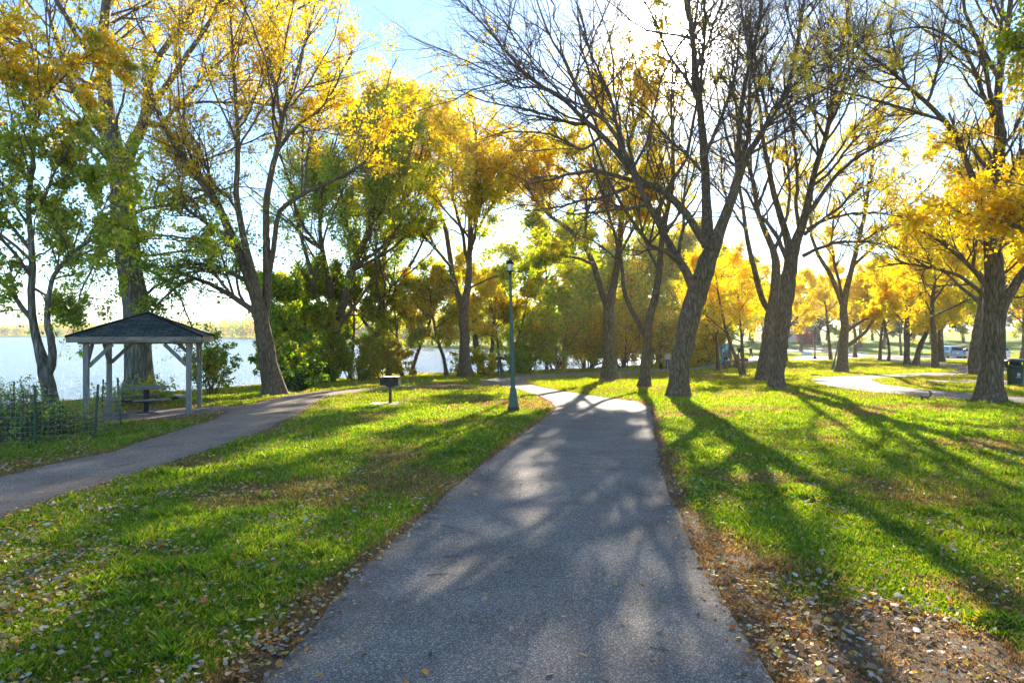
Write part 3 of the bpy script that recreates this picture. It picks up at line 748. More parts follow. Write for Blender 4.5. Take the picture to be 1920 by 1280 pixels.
def traced_tree(name, label, base, trunk, limbs, bark, seed, cat='tree', group=None, extra=4, extra_len=6, depth=.35, dd=0, rscale=1, **kw):
    """base pixel gives the foot; trunk / limbs are [(px, py, half-width px, depth offset?)...]"""
    rg = np.random.default_rng(seed); g = hit(*base); D = g[1] + dd
    if dd: g = np.array([(base[0] - CX) / F * D, D, float(H((base[0] - CX) / F * D, D))])
    root = thing(name, label, cat, g, 0, group)
    stems = []; med = []
    def conv(pl, slope, isT=False):
        P = []; R = []; x0, y0 = pl[0][0], pl[0][1]
        acc = 0; lx, ly = x0, y0; dep0 = pl[0][3] if len(pl[0]) > 3 else 0
        for q in pl:
            acc += math.hypot(q[0] - lx, q[1] - ly) / F * D; lx, ly = q[0], q[1]
            off = q[3] if len(q) > 3 and q is not pl[0] else dep0 + slope * acc
            d = D + off; P.append(at(q[0], q[1], d)); R.append(q[2] * (.55 + .45 * min(1, q[2] / 16) ** .6) * rscale / F * d)
        return np.array(P), np.array(R)
    for k, pl in enumerate(trunk):
        P, R = conv(pl, 0 if k == 0 else rg.uniform(-depth, depth) * .6)
        if k == 0:
            r0 = R[0]
            P = np.vstack([[g - [0, 0, .25]], [g + [0, 0, .02]], [g + [0, 0, .28]], P[1:]]); R = np.r_[r0 * 1.7, r0 * 1.35, r0 * 1.08, R[1:]]
            P[:2, 0] += 0
        stems.append((P, R))
    for pl in limbs: med.append(conv(pl, rg.uniform(-depth, depth)))
    # limbs of our own that reach towards and away from the camera
    src = [s for s in stems]
    for k in range(extra):
        P, R = src[k % len(src)]
        t = rg.uniform(.55, .9); f = t * (len(P) - 1); i = int(f); i = min(i, len(P) - 2); p0 = P[i] * (1 - (f - i)) + P[i + 1] * (f - i)
        if p0[2] < g[2] + 2.2: p0 = P[-1]
        sgn = 1 if k % 2 else -1; az = sgn * (PI / 2) + rg.uniform(-.6, .6)
        ev = rg.uniform(.6, 1.15); L = extra_len * rg.uniform(.7, 1.2); n = 7
        d = np.array([math.cos(az) * math.cos(ev), math.sin(az) * math.cos(ev), math.sin(ev)]); pts = [p0]
        for q in range(n):
            d = d + rg.normal(0, .10, 3) + [0, 0, .03]; d /= np.linalg.norm(d); pts.append(pts[-1] + d * L / n)
        r_ = min(R[min(i + 1, len(R) - 1)] * .55, .02 + L * .012)
        med.append((np.array(pts), np.linspace(r_, .015, n + 1)))
    tree_mesh_parts(root, stems, med, rg, bark, **kw)
    return root

def auto_tree(name, label, base, h, seed, group=None, r=None, nl=9, spreadw=.45, bark=None, z0=.25, lean=(0, 0), cat='tree', multi=1, up=.9, at_xy=None, top_r=.25, **kw):
    """a tree grown from its foot with no traced limbs"""
    rg = np.random.default_rng(seed)
    g = hit(*base) if at_xy is None else np.array([at_xy[0], at_xy[1], float(H(*at_xy))])
    root = thing(name, label, cat, g, 0, group)
    r = r or h * .022; stems = []; med = []
    for s_ in range(multi):
        az0 = rg.uniform(0, 2 * PI); sp = (0 if multi == 1 else .16 + .08 * rg.random())
        n = 9; d = np.array([math.cos(az0) * sp + lean[0], math.sin(az0) * sp + lean[1], 1.]); d /= np.linalg.norm(d)
        pts = [g + np.array([math.cos(az0), math.sin(az0), 0]) * (0 if multi == 1 else r * 1.6) - [0, 0, .15]]; hh = h * (.86 if s_ == 0 else rg.uniform(.6, .85))
        for q in range(n):
            d = d + rg.normal(0, .07, 3) + [0, 0, .05]; d /= np.linalg.norm(d); pts.append(pts[-1] + d * hh / n)
        P = np.array(pts); rr = r / (1 if multi == 1 else 1.5) ; R = np.linspace(rr, rr * top_r, n + 1); R[0] *= 1.35; stems.append((P, R))
        for k in range(max(2, nl // multi)):
            t = z0 + (1 - z0) * (k + rg.random()) / max(2, nl // multi); t = min(t, .97); f = t * n; i = int(f); p0 = P[i] * (1 - f + i) + P[i + 1] * (f - i)
            az = k * 2.4 + rg.uniform(-.5, .5) + az0; ev = rg.uniform(.35, .85) * up; L = h * spreadw * (1.15 - .6 * t) * rg.uniform(.75, 1.2)
            d2 = np.array([math.cos(az) * math.cos(ev), math.sin(az) * math.cos(ev), math.sin(ev)]); pp = [p0]
            for q in range(6):
                d2 = d2 + rg.normal(0, .12, 3) + [0, 0, .06]; d2 /= np.linalg.norm(d2); pp.append(pp[-1] + d2 * L / 6)
            med.append((np.array(pp), np.linspace(min(R[i] * .5, r * .5), .012, 7)))
    tree_mesh_parts(root, stems, med, rg, bark or M['bark'], **kw)
    return root
def shrub(name, label, xy, h, wd, seed, pals, leaves=9000, lsize=.10, group=None, cat='shrub', stems=9, kw2=None):
    rg = np.random.default_rng(seed); g = np.array([xy[0], xy[1], float(H(*xy))])
    root = thing(name, label, cat, g, 0, group); med = []; st = []
    for k in range(stems):
        az = k * 2.4 + rg.random(); b = g + np.array([math.cos(az), math.sin(az), 0]) * wd * .15 * rg.random() - [0, 0, .08]
        tx = wd * .5 * math.sqrt((k + .5) / stems); d = np.array([math.cos(az) * tx, math.sin(az) * tx, h * (1.05 - .35 * k / stems)]) ; L = np.linalg.norm(d); d /= L; pp = [b]
        for q in range(6):
            e = d + rg.normal(0, .14, 3); e /= np.linalg.norm(e); pp.append(pp[-1] + e * L / 6)
        st.append((np.array(pp), np.linspace(.012 + h * .008, .006, 7)))
    args = dict(n1=7, n2=5, n3=3, l1=.5, l2=.55, l3=.6, leaves=leaves, lsize=lsize, pals=pals, clump=.25, spread=h * .035, t01=.02, stemfrom=.05, a1=(.4, 1.1), trop=.04)
    if kw2: args.update(kw2)
    tree_mesh_parts(root, st, [], rg, M['twig'], **args)
    return root
# ------------------------------------------------------------------ the big traced trees
B, BG = M['bark'], M['bark_grey']
traced_tree('cottonwood_tree', 'tallest tree with a thick straight grey trunk rising right behind the timber shelter', (262, 748),
  [[(262, 748, 25), (262, 700, 23), (257, 600, 22), (246, 500, 21), (236, 420, 20), (227, 350, 19), (218, 300, 17), (207, 240, 14), (198, 180, 13), (192, 110, 12), (196, 40, 10), (206, -60, 7), (215, -180, 4)],
   [(228, 335, 12), (240, 290, 12), (262, 245, 11), (272, 222, 10), (276, 170, 8), (296, 110, 7), (330, 60, 6), (372, 0, 5), (420, -80, 3)],
   [(268, 232, 8, .6), (290, 190, 7), (325, 145, 6.5), (350, 105, 6), (385, 55, 5), (415, 0, 4), (440, -70, 2.5)]],
  [[(266, 226, 8), (292, 240, 6.5), (306, 243, 5.5), (318, 215, 5), (345, 180, 4.5), (400, 120, 4), (440, 88, 3.5), (500, 50, 3), (570, 0, 2)],
   [(322, 210, 4), (350, 197, 3.5), (420, 195, 3), (510, 200, 2.5), (600, 205, 1.5)],
   [(205, 268, 8), (172, 232, 7), (150, 190, 6.5), (128, 155, 6), (110, 110, 5), (92, 50, 4), (78, 0, 3), (60, -70, 2)],
   [(203, 300, 6), (178, 270, 5.5), (150, 240, 5), (128, 230, 4.5), (95, 150, 4), (60, 100, 3.5), (0, 60, 2.5), (-80, 30, 1.5)],
   [(200, 330, 5), (182, 305, 4), (168, 285, 3.5), (140, 278, 2.5), (100, 285, 1.5)],
   [(248, 402, 5), (270, 392, 4.5), (290, 385, 4), (320, 388, 3.5), (372, 370, 3), (440, 345, 2), (500, 350, 1.2)],
   [(290, 385, 3, .4), (290, 350, 3), (330, 315, 3), (420, 285, 2.6), (500, 250, 2), (560, 238, 1.2)],
   [(252, 440, 4), (300, 440, 3), (370, 447, 2.5), (440, 448, 1.8), (490, 455, 1)],
   [(255, 480, 4), (300, 478, 3), (360, 470, 2.4), (420, 473, 1.5)],
   [(240, 450, 4), (212, 462, 3.4), (178, 500, 2.6), (152, 560, 2), (142, 625, 1.2)], [(262, 500, 4), (305, 520, 3), (345, 560, 2.4), (368, 630, 1.4)], [(250, 400, 4), (200, 400, 3), (160, 440, 2.2), (130, 500, 1.3)],
   [(268, 560, 4), (290, 535, 3.5), (330, 518, 3), (380, 505, 2.2), (420, 515, 1.3)]],
  BG, 101, extra=6, extra_len=7.5, n1=13, n2=6, n3=4, l1=.34, leaves=34000, lsize=.082, pals=('green', 'lime', 'gold', 'gold'), lowhi=(1, 14, .35, 1, 4, 11), clump=.5, sides=(30, 9, 4, 3), t01=.15)
traced_tree('maple_tree', 'small forked tree on the bank at the far left with drooping yellow green leaf sprays', (96, 778),
  [[(96, 778, 14), (93, 740, 13), (85, 695, 13), (72, 650, 9), (62, 610, 8), (58, 560, 7.5), (62, 500, 7), (58, 440, 6), (52, 380, 5.5), (62, 300, 5), (66, 230, 4), (66, 150, 3), (60, 80, 2)],
   [(90, 705, 9), (99, 675, 8.5), (97, 640, 7.5), (88, 605, 7), (90, 560, 5.5), (98, 520, 5), (120, 490, 4.5), (150, 462, 4), (190, 440, 3), (215, 432, 2)]],
  [[(60, 600, 6), (38, 570, 5.5), (20, 545, 5), (0, 520, 4), (-40, 480, 3)],
   [(58, 470, 5), (30, 430, 4), (5, 400, 3.5), (-40, 360, 2)],
   [(60, 400, 4), (90, 360, 3.5), (100, 330, 3), (140, 260, 2.5), (160, 200, 1.5)],
   [(60, 350, 4), (20, 280, 3.5), (-10, 230, 3), (-60, 170, 2)],
   [(66, 270, 4), (100, 290, 3), (140, 310, 2), (185, 330, 1.2)],
   [(62, 540, 4), (100, 560, 2.4), (130, 570, 1.6), (160, 580, 1)],
   [(66, 200, 3, -.5), (110, 150, 2.4), (160, 110, 2), (205, 90, 1.2)]],
  BG, 102, extra=6, extra_len=4, n1=15, n2=6, n3=4, l1=.34, l2=.55, leaves=38000, lsize=.09, pals=('green', 'lime', 'lime', 'lime', 'gold'), lowhi=(0, 9, .8, 1, 1, 9.5), clump=.5, trop=.0, droop=.05, spread=.09, t01=.12)
traced_tree('willow_tree', 'spreading multi stemmed tree leaning left between the shelter and the green thicket', (512, 742),
  [[(512, 742, 23), (503, 680, 20), (494, 620, 19), (486, 575, 15), (468, 520, 13), (448, 475, 12), (432, 440, 11), (415, 395, 9.5), (400, 365, 8), (375, 330, 7), (350, 300, 6), (318, 250, 5), (290, 190, 4), (270, 120, 2.5)],
   [(490, 590, 12), (478, 530, 11), (462, 470, 9.5), (450, 410, 8.5), (442, 360, 7.5), (446, 300, 7), (446, 240, 6), (440, 170, 5), (436, 90, 4), (430, 0, 2.5)],
   [(495, 600, 13, .5), (502, 540, 11), (500, 480, 10), (498, 420, 9), (500, 370, 8.5), (510, 320, 8), (520, 280, 7), (530, 220, 6), (548, 160, 5), (570, 90, 4), (590, 10, 2.5)],
   [(503, 520, 8, .3), (512, 470, 7.5), (518, 420, 7), (524, 395, 7), (545, 378, 6.5), (575, 360, 6), (620, 340, 5), (680, 308, 3.5), (740, 240, 2)]],
  [[(490, 595, 9), (460, 570, 8), (425, 548, 7), (380, 525, 6), (340, 505, 5), (290, 495, 4), (230, 470, 2.5)],
   [(365, 522, 5), (330, 535, 4), (300, 560, 3.5), (275, 590, 3)],
   [(458, 525, 7), (430, 508, 6), (400, 497, 5), (350, 493, 4), (290, 500, 2.5)],
   [(440, 450, 7), (410, 430, 6), (375, 410, 5), (355, 395, 4), (320, 350, 3), (290, 330, 2)],
   [(402, 370, 6), (385, 345, 5), (360, 322, 4.5), (330, 290, 4), (310, 270, 3)],
   [(372, 385, 4), (352, 370, 4), (330, 375, 3.5), (300, 395, 2.5), (280, 430, 1.5)],
   [(452, 410, 5), (430, 370, 4), (395, 350, 4), (380, 300, 3.5), (345, 235, 2.5), (330, 190, 1.5)],
   [(520, 285, 5), (550, 240, 4), (600, 210, 3.5), (640, 150, 3), (670, 90, 2)],
   [(572, 362, 4), (575, 300, 3.4), (590, 250, 2.6), (610, 200, 1.8)],
   [(530, 220, 4), (510, 170, 3), (500, 110, 2.5), (505, 40, 1.5)],
   [(446, 230, 4), (480, 180, 3), (510, 120, 2), (540, 60, 1.3)]],
  B, 103, rscale=.78, extra=8, extra_len=7, n1=13, n2=6, n3=4, l1=.36, leaves=34000, lsize=.082, pals=('green', 'lime', 'gold', 'gold'), lowhi=(1, 15, .9, 1, 4, 10), clump=.3, sides=(26, 9, 4, 3), spread=.14, t01=.12)
traced_tree('locust_tree', 'big nearly bare leaning tree right of the path, its limbs crossing the sun', (1271, 743),
  [[(1271, 743, 17.5), (1274, 700, 17), (1282, 650, 17.5), (1293, 600, 19), (1305, 560, 19.5), (1316, 520, 18), (1330, 480, 16), (1342, 450, 13), (1354, 420, 11), (1368, 385, 10), (1381, 345, 10), (1388, 315, 9), (1402, 290, 7), (1424, 255, 6.5), (1450, 215, 6), (1478, 170, 5), (1492, 110, 4.5), (1500, 50, 4), (1515, -40, 3), (1530, -150, 1.8)],
   [(1334, 465, 13, .4), (1326, 430, 12), (1325, 380, 9.5), (1322, 320, 9), (1318, 260, 8.5), (1312, 200, 7.5), (1304, 140, 7), (1300, 80, 6), (1290, 10, 5), (1282, -80, 3.5), (1280, -170, 2)],
   [(1325, 462, 9, -.5), (1306, 430, 8.5), (1286, 398, 8.5), (1260, 372, 8), (1238, 352, 7.5), (1205, 345, 7), (1185, 320, 6.8), (1160, 290, 6.5), (1130, 255, 6), (1095, 225, 5.5), (1062, 190, 4.5), (1020, 165, 4), (980, 135, 3.6), (940, 85, 3), (900, 40, 2.4), (850, -10, 1.6)],
   [(1384, 335, 7, .3), (1384, 280, 6.5), (1388, 220, 6), (1396, 160, 5.5), (1412, 100, 4.5), (1425, 30, 4), (1430, -60, 2.5)]],
  [[(1307, 555, 11), (1295, 525, 10), (1280, 498, 9), (1262, 472, 8), (1245, 450, 8), (1225, 400, 7), (1200, 360, 6.4), (1186, 330, 6), (1178, 290, 5), (1160, 265, 5), (1140, 230, 5), (1110, 205, 4.5), (1092, 160, 4), (1070, 120, 3.4), (1040, 60, 2.8), (1015, 0, 2), (1000, -60, 1.4)],
   [(1188, 340, 5.5), (1150, 325, 5), (1110, 320, 4.2), (1070, 325, 3.6), (1040, 335, 3), (1000, 345, 2)],
   [(1180, 350, 5), (1140, 370, 4), (1090, 378, 3), (1040, 395, 2.4), (990, 400, 1.6)],
   [(1105, 215, 4), (1085, 240, 3.6), (1030, 215, 3.2), (975, 200, 2.6), (920, 190, 2), (850, 160, 1.2)],
   [(1130, 252, 4), (1095, 285, 3), (1030, 250, 2.6), (960, 245, 2), (900, 260, 1.2)],
   [(1165, 292, 4.5), (1140, 180, 3.6), (1105, 105, 3), (1080, 30, 2.2), (1060, -40, 1.4)],
   [(1062, 190, 3), (1020, 140, 2.6), (960, 60, 2.2), (920, -20, 1.4)],
   [(1020, 165, 3), (960, 160, 2.4), (900, 120, 2), (830, 90, 1.5), (770, 60, 1)],
   [(1318, 300, 5), (1345, 240, 4.4), (1365, 180, 4), (1380, 120, 3), (1390, 50, 2)],
   [(1310, 190, 5), (1290, 150, 4), (1255, 110, 3.4), (1230, 50, 2.6), (1200, -20, 1.6)],
   [(1303, 130, 4), (1330, 80, 3.4), (1350, 20, 2.6), (1370, -50, 1.6)],
   [(1440, 230, 4), (1430, 170, 3.4), (1420, 110, 2.6), (1400, 40, 1.6)],
   [(1478, 170, 4), (1520, 130, 3.2), (1560, 100, 2.6), (1620, 60, 1.6)],
   [(1405, 290, 4), (1450, 262, 3.2), (1520, 200, 2.8), (1580, 160, 2), (1640, 130, 1.2)],
   [(1322, 330, 4), (1290, 290, 3.4), (1255, 265, 3), (1215, 215, 2.4), (1180, 190, 1.6)]],
  B, 104, extra=7, extra_len=7, n1=20, n2=8, n3=5, l1=.36, leaves=9000, lsize=.055, pals=('gold', 'olive'), compound=True, clump=1, sides=(30, 10, 5, 3), t01=.1, wob=.17, trop=.03)
traced_tree('locust_tree', 'slim forked tree nearest the path bend, left of the big leaning tree', (1208, 725),
  [[(1208, 725, 11), (1210, 680, 9.5), (1214, 635, 9), (1216, 600, 8.5), (1228, 560, 8), (1236, 510, 7), (1240, 460, 6.5), (1250, 400, 5.5), (1262, 350, 5), (1262, 280, 4), (1258, 200, 3), (1262, 120, 2)],
   [(1211, 632, 6.5, .3), (1197, 605, 6), (1182, 578, 5.5), (1170, 545, 5), (1166, 500, 4.6), (1158, 455, 4), (1140, 400, 3), (1120, 340, 2), (1110, 290, 1.2)]],
  [[(1236, 510, 4), (1220, 470, 3.5), (1205, 430, 3), (1200, 380, 2.5), (1215, 320, 1.6)], [(1240, 450, 4), (1270, 410, 3.4), (1290, 360, 3), (1310, 300, 2)], [(1166, 500, 3), (1140, 470, 2.6), (1110, 450, 2), (1070, 440, 1.2)]],
  B, 105, extra=6, extra_len=4.5, n1=11, n2=6, n3=4, l1=.4, leaves=14000, lsize=.085, compound=True, pals=('lime', 'gold'), clump=.7, wob=.16)
traced_tree('locust_tree', 'sturdy trunk forking in two beside the inner bend of the far path', (1143, 713),
  [[(1143, 713, 14), (1143, 660, 12), (1142, 610, 12), (1141, 570, 11), (1150, 540, 8), (1158, 490, 7), (1164, 430, 6.4), (1170, 370, 5.5), (1180, 300, 4.5), (1188, 220, 3.5), (1180, 150, 2.2)],
   [(1139, 575, 9, .4), (1128, 545, 7.5), (1115, 500, 6.5), (1095, 455, 6), (1060, 425, 5), (1030, 405, 4), (1000, 370, 3), (980, 330, 2)]],
  [[(1112, 495, 4), (1085, 485, 3.5), (1060, 480, 3), (1010, 490, 2)], [(1160, 480, 4), (1180, 440, 3.5), (1195, 400, 3), (1225, 330, 2)], [(1095, 455, 4), (1100, 400, 3.5), (1090, 340, 3), (1060, 270, 2)], [(1170, 370, 3.5), (1140, 320, 3), (1120, 250, 2.4), (1110, 190, 1.6)]],
  B, 106, extra=7, extra_len=6, n1=12, n2=6, n3=4, l1=.42, leaves=46000, lsize=.12, pals=('lime', 'lime', 'gold'), lowhi=(2, 13, 1.2, .6, 2, 11), clump=.4, wob=.15, spread=.16)
traced_tree('locust_tree', 'left trunk of the close pair of dark trunks on the lawn right of the sun', (1429, 714),
  [[(1429, 714, 12), (1436, 660, 12), (1446, 600, 12), (1454, 550, 10.5), (1456, 500, 9), (1452, 470, 7.5), (1435, 435, 6.5), (1420, 400, 5.5), (1415, 350, 5), (1400, 300, 4), (1385, 240, 3.4), (1375, 160, 2.5), (1370, 80, 1.6)],
   [(1447, 590, 7, .4), (1428, 560, 6.5), (1418, 520, 6.2), (1405, 470, 5.6), (1398, 430, 5), (1392, 380, 4.2), (1380, 320, 3.4), (1378, 260, 2.4), (1360, 180, 1.6)]],
  [[(1452, 470, 5), (1470, 420, 4), (1478, 360, 3.4), (1470, 290, 2.6), (1465, 200, 1.8)], [(1398, 430, 3.5), (1370, 390, 3), (1350, 330, 2.4), (1345, 260, 1.6)], [(1418, 400, 4), (1440, 340, 3), (1450, 270, 2.4), (1455, 190, 1.6)]],
  B, 107, extra=6, extra_len=7, n1=12, n2=7, n3=4, l1=.38, leaves=7000, lsize=.075, compound=True, pals=('gold',), clump=1, wob=.16)
traced_tree('locust_tree', 'right and thicker trunk of the close pair of dark trunks, bare fan of branches above', (1455, 727),
  [[(1455, 727, 13), (1459, 680, 13), (1466, 620, 14), (1474, 560, 14.5), (1480, 510, 14), (1487, 470, 11.5), (1498, 440, 9.5), (1510, 405, 8.5), (1518, 360, 7), (1530, 310, 6.2), (1548, 260, 5.5), (1560, 200, 5), (1575, 140, 4), (1580, 70, 3.2), (1595, -10, 2)],
   [(1482, 480, 9, .5), (1474, 440, 8), (1462, 400, 7), (1450, 360, 6.5), (1440, 310, 5.5), (1430, 260, 4.6), (1425, 200, 3.8), (1410, 130, 3), (1405, 50, 2)]],
  [[(1482, 500, 6), (1468, 470, 5.5), (1455, 440, 5), (1440, 420, 4.5), (1420, 400, 4), (1400, 360, 3), (1380, 340, 2)],
   [(1512, 400, 6), (1530, 385, 5.4), (1552, 350, 5), (1580, 320, 4.4), (1620, 290, 3.6), (1660, 270, 2.6), (1720, 250, 1.5)],
   [(1508, 440, 5), (1530, 420, 4.4), (1570, 395, 3.8), (1600, 360, 3), (1640, 340, 2)],
   [(1505, 480, 5), (1530, 468, 4.2), (1570, 455, 3.8), (1620, 452, 3), (1660, 460, 2)],
   [(1512, 430, 4), (1550, 410, 3.6), (1600, 400, 3), (1650, 402, 2.4), (1690, 410, 1.6)],
   [(1500, 435, 5), (1490, 390, 4.4), (1494, 330, 4), (1485, 270, 3.4), (1470, 200, 2.6), (1465, 130, 1.6)],
   [(1520, 350, 4), (1550, 330, 3.6), (1600, 270, 3), (1640, 230, 2.2), (1700, 200, 1.4)],
   [(1548, 260, 4), (1520, 200, 3.2), (1510, 140, 2.4), (1520, 60, 1.6)],
   [(1560, 200, 4), (1600, 150, 3.2), (1630, 90, 2.4), (1650, 20, 1.4)]],
  B, 108, extra=7, extra_len=7, n1=15, n2=7, n3=5, l1=.36, leaves=10000, lsize=.07, compound=True, pals=('gold', 'yellow'), clump=1, wob=.17, sides=(28, 9, 4, 3))
traced_tree('locust_tree', 'big dark trunk at the right edge beside the green litter bin, golden sprays around it', (1853, 753),
  [[(1853, 753, 21), (1857, 700, 18), (1862, 640, 17.5), (1866, 580, 18), (1866, 520, 16), (1862, 470, 15), (1860, 420, 14), (1864, 370, 13), (1872, 320, 11.5), (1876, 260, 10), (1870, 200, 8.5), (1874, 130, 7), (1890, 50, 6), (1900, -40, 4.5), (1905, -140, 2.5)],
   [(1870, 590, 12, -.2), (1886, 560, 10.5), (1905, 530, 9.5), (1930, 495, 8), (1960, 440, 6.5), (1990, 360, 5), (2020, 260, 3.5)],
   [(1864, 440, 8, .4), (1850, 400, 7.5), (1838, 360, 7), (1818, 320, 6.5), (1795, 260, 6), (1770, 225, 5.5), (1740, 195, 5), (1700, 160, 4.4), (1655, 120, 3.8), (1620, 100, 3), (1590, 60, 2.4), (1585, 0, 1.6)]],
  [[(1856, 545, 6), (1835, 520, 5.5), (1815, 500, 5), (1790, 480, 4.6), (1770, 462, 4.2), (1740, 445, 3.4), (1715, 430, 2.6), (1680, 425, 1.6)],
   [(1852, 560, 5), (1820, 535, 4.5), (1790, 512, 4.2), (1750, 500, 3.6), (1700, 490, 2.8), (1650, 500, 1.6)],
   [(1860, 455, 6), (1840, 415, 5.5), (1828, 370, 5), (1812, 330, 4.4), (1800, 280, 3.8), (1775, 215, 3)],
   [(1738, 195, 4), (1760, 130, 3.4), (1770, 60, 2.8), (1790, -20, 1.6)],
   [(1770, 225, 4), (1720, 215, 3.6), (1680, 200, 3.2), (1620, 190, 2.8), (1560, 175, 2), (1500, 160, 1.2)],
   [(1872, 240, 5), (1840, 180, 4.4), (1820, 120, 3.8), (1780, 70, 3.4), (1730, 50, 2.8), (1680, 55, 2), (1630, 75, 1.2)],
   [(1866, 300, 5), (1900, 250, 4), (1925, 180, 3), (1950, 100, 2)],
   [(1862, 420, 4), (1880, 380, 3.5), (1900, 330, 3), (1920, 260, 2)],
   [(1700, 160, 3), (1680, 100, 2.6), (1670, 40, 1.8)], [(1655, 120, 3), (1600, 130, 2.4), (1540, 120, 1.8), (1480, 130, 1)]],
  B, 109, extra=7, extra_len=6, n1=14, n2=7, n3=4, l1=.33, leaves=36000, lsize=.058, compound=True, pals=('gold', 'yellow'), clump=.8, sides=(30, 10, 4, 3), wob=.16, t01=.12, lowhi=(2, 12, 1, .6, 2, 12))
traced_tree('maple_tree', 'straight trunk with a high fork standing on the shore left of the green lamp post', (872, 707),
  [[(872, 707, 13), (871, 660, 10.5), (870, 610, 9.5), (870, 575, 9), (878, 540, 7.5), (880, 500, 7), (882, 450, 6), (880, 400, 5), (890, 340, 4), (895, 280, 3), (890, 220, 2)],
   [(868, 580, 7.5, .5), (858, 550, 7), (848, 515, 6.4), (842, 470, 5.8), (836, 430, 5.2), (820, 390, 4.6), (805, 350, 4), (800, 290, 3), (790, 230, 2)]],
  [[(880, 500, 5), (870, 470, 4.4), (866, 430, 4), (850, 370, 3), (850, 310, 2)], [(845, 500, 4), (820, 470, 3.6), (790, 440, 3), (750, 420, 2)], [(882, 460, 4), (905, 410, 3.6), (930, 370, 3), (960, 320, 2)], [(880, 540, 3), (920, 520, 2.4), (960, 510, 1.8), (1000, 500, 1)]],
  B, 110, extra=8, extra_len=6, n1=12, n2=6, n3=4, l1=.42, leaves=40000, lsize=.14, pals=('lime', 'lime', 'gold'), lowhi=(3, 15, 1.2, .8, 4, 13), clump=.25, spread=.22)
traced_tree('maple_tree', 'leaning dark trunk in the thick of the green lakeside thicket', (606, 716),
  [[(606, 716, 13), (618, 660, 11), (632, 610, 10), (645, 560, 9), (662, 500, 8), (690, 440, 7), (700, 380, 6), (705, 320, 4.5), (700, 250, 3), (690, 200, 2)],
   [(628, 620, 8, .5), (622, 560, 7), (610, 500, 6), (600, 440, 5), (600, 380, 4), (610, 320, 3), (625, 260, 2)]],
  [[(660, 505, 5), (690, 480, 4.4), (730, 440, 3.6), (770, 380, 2.6), (790, 330, 1.6)], [(605, 470, 4), (570, 430, 3.4), (550, 370, 2.6), (545, 310, 1.6)], [(700, 400, 4), (740, 350, 3.4), (770, 290, 2.6), (780, 240, 1.6)]],
  B, 111, extra=8, extra_len=6, n1=15, n2=6, n3=4, l1=.5, leaves=42000, lsize=.12, pals=('green', 'green', 'lime', 'lime'), lowhi=(1, 14, 1, .8, 2, 13), clump=.2, spread=.22, t01=.05, stemfrom=.2)
traced_tree('maple_tree', 'upright dark tree on the right of the green lakeside thicket with golden top', (704, 708),
  [[(704, 708, 9), (706, 650, 8), (712, 590, 7), (716, 530, 6.4), (722, 460, 5.6), (735, 400, 5), (745, 330, 4), (750, 260, 3), (745, 190, 2)]],
  [[(712, 590, 5), (740, 550, 4.4), (770, 500, 3.6), (800, 440, 2.6), (815, 390, 1.6)], [(716, 540, 5), (690, 500, 4), (670, 440, 3), (660, 380, 2)], [(722, 450, 4), (700, 400, 3.4), (690, 340, 2.6), (690, 280, 1.6)], [(735, 400, 4), (770, 360, 3.4), (790, 300, 2.6), (800, 250, 1.6)]],
  B, 112, extra=9, extra_len=6, n1=14, n2=6, n3=4, l1=.5, leaves=48000, lsize=.13, pals=('green', 'lime', 'lime', 'gold'), lowhi=(0, 14, 1, .9, 3, 14), clump=.2, spread=.24, t01=.05, stemfrom=.2)
traced_tree('locust_tree', 'leaning trunk with two long low side limbs by the tip of the loop path', (1576, 698),
  [[(1576, 698, 11), (1580, 660, 9.5), (1585, 620, 8.5), (1580, 575, 8), (1588, 540, 6.5), (1598, 500, 5.8), (1610, 450, 5), (1622, 400, 4.2), (1630, 340, 3.4), (1640, 270, 2.4), (1650, 200, 1.5)],
   [(1580, 572, 6, .3), (1568, 540, 5.4), (1555, 510, 5), (1535, 480, 4.4), (1520, 440, 3.6), (1520, 380, 2.8), (1510, 320, 1.8)]],
  [[(1590, 648, 5), (1605, 635, 4.5), (1625, 618, 4), (1640, 598, 3.6), (1655, 580, 3), (1660, 540, 2)], [(1588, 622, 4), (1610, 605, 3.6), (1640, 590, 3), (1660, 575, 2.6), (1690, 560, 1.6)],
   [(1598, 500, 4), (1630, 470, 3.4), (1660, 430, 2.8), (1680, 370, 1.8)], [(1580, 560, 4), (1565, 500, 3.4), (1560, 440, 2.8), (1570, 380, 1.8)]],
  B, 113, extra=6, extra_len=6, n1=12, n2=6, n3=4, l1=.4, leaves=22000, lsize=.13, pals=('gold', 'yellow'), lowhi=(1, 12, 1, .35, 1, 12), clump=.6, spread=.14)

# a big maple just off the right edge whose crown hangs into the upper right corner
auto_tree('maple_tree', 'near maple off the right edge, green and gold leaves hanging into the upper right corner', None, 11.5, 120, at_xy=(13.2, 14.6), lean=(-.12, 0), nl=18, r=.26, z0=.3, spreadw=.42, up=.7,
  n1=12, n2=6, n3=4, l1=.48, leaves=64000, lsize=.095, pals=('rust', 'gold', 'gold', 'lime'), lowhi=(2, 9, .8, 1, 2.5, 9), clump=.4, droop=.02, spread=.14)

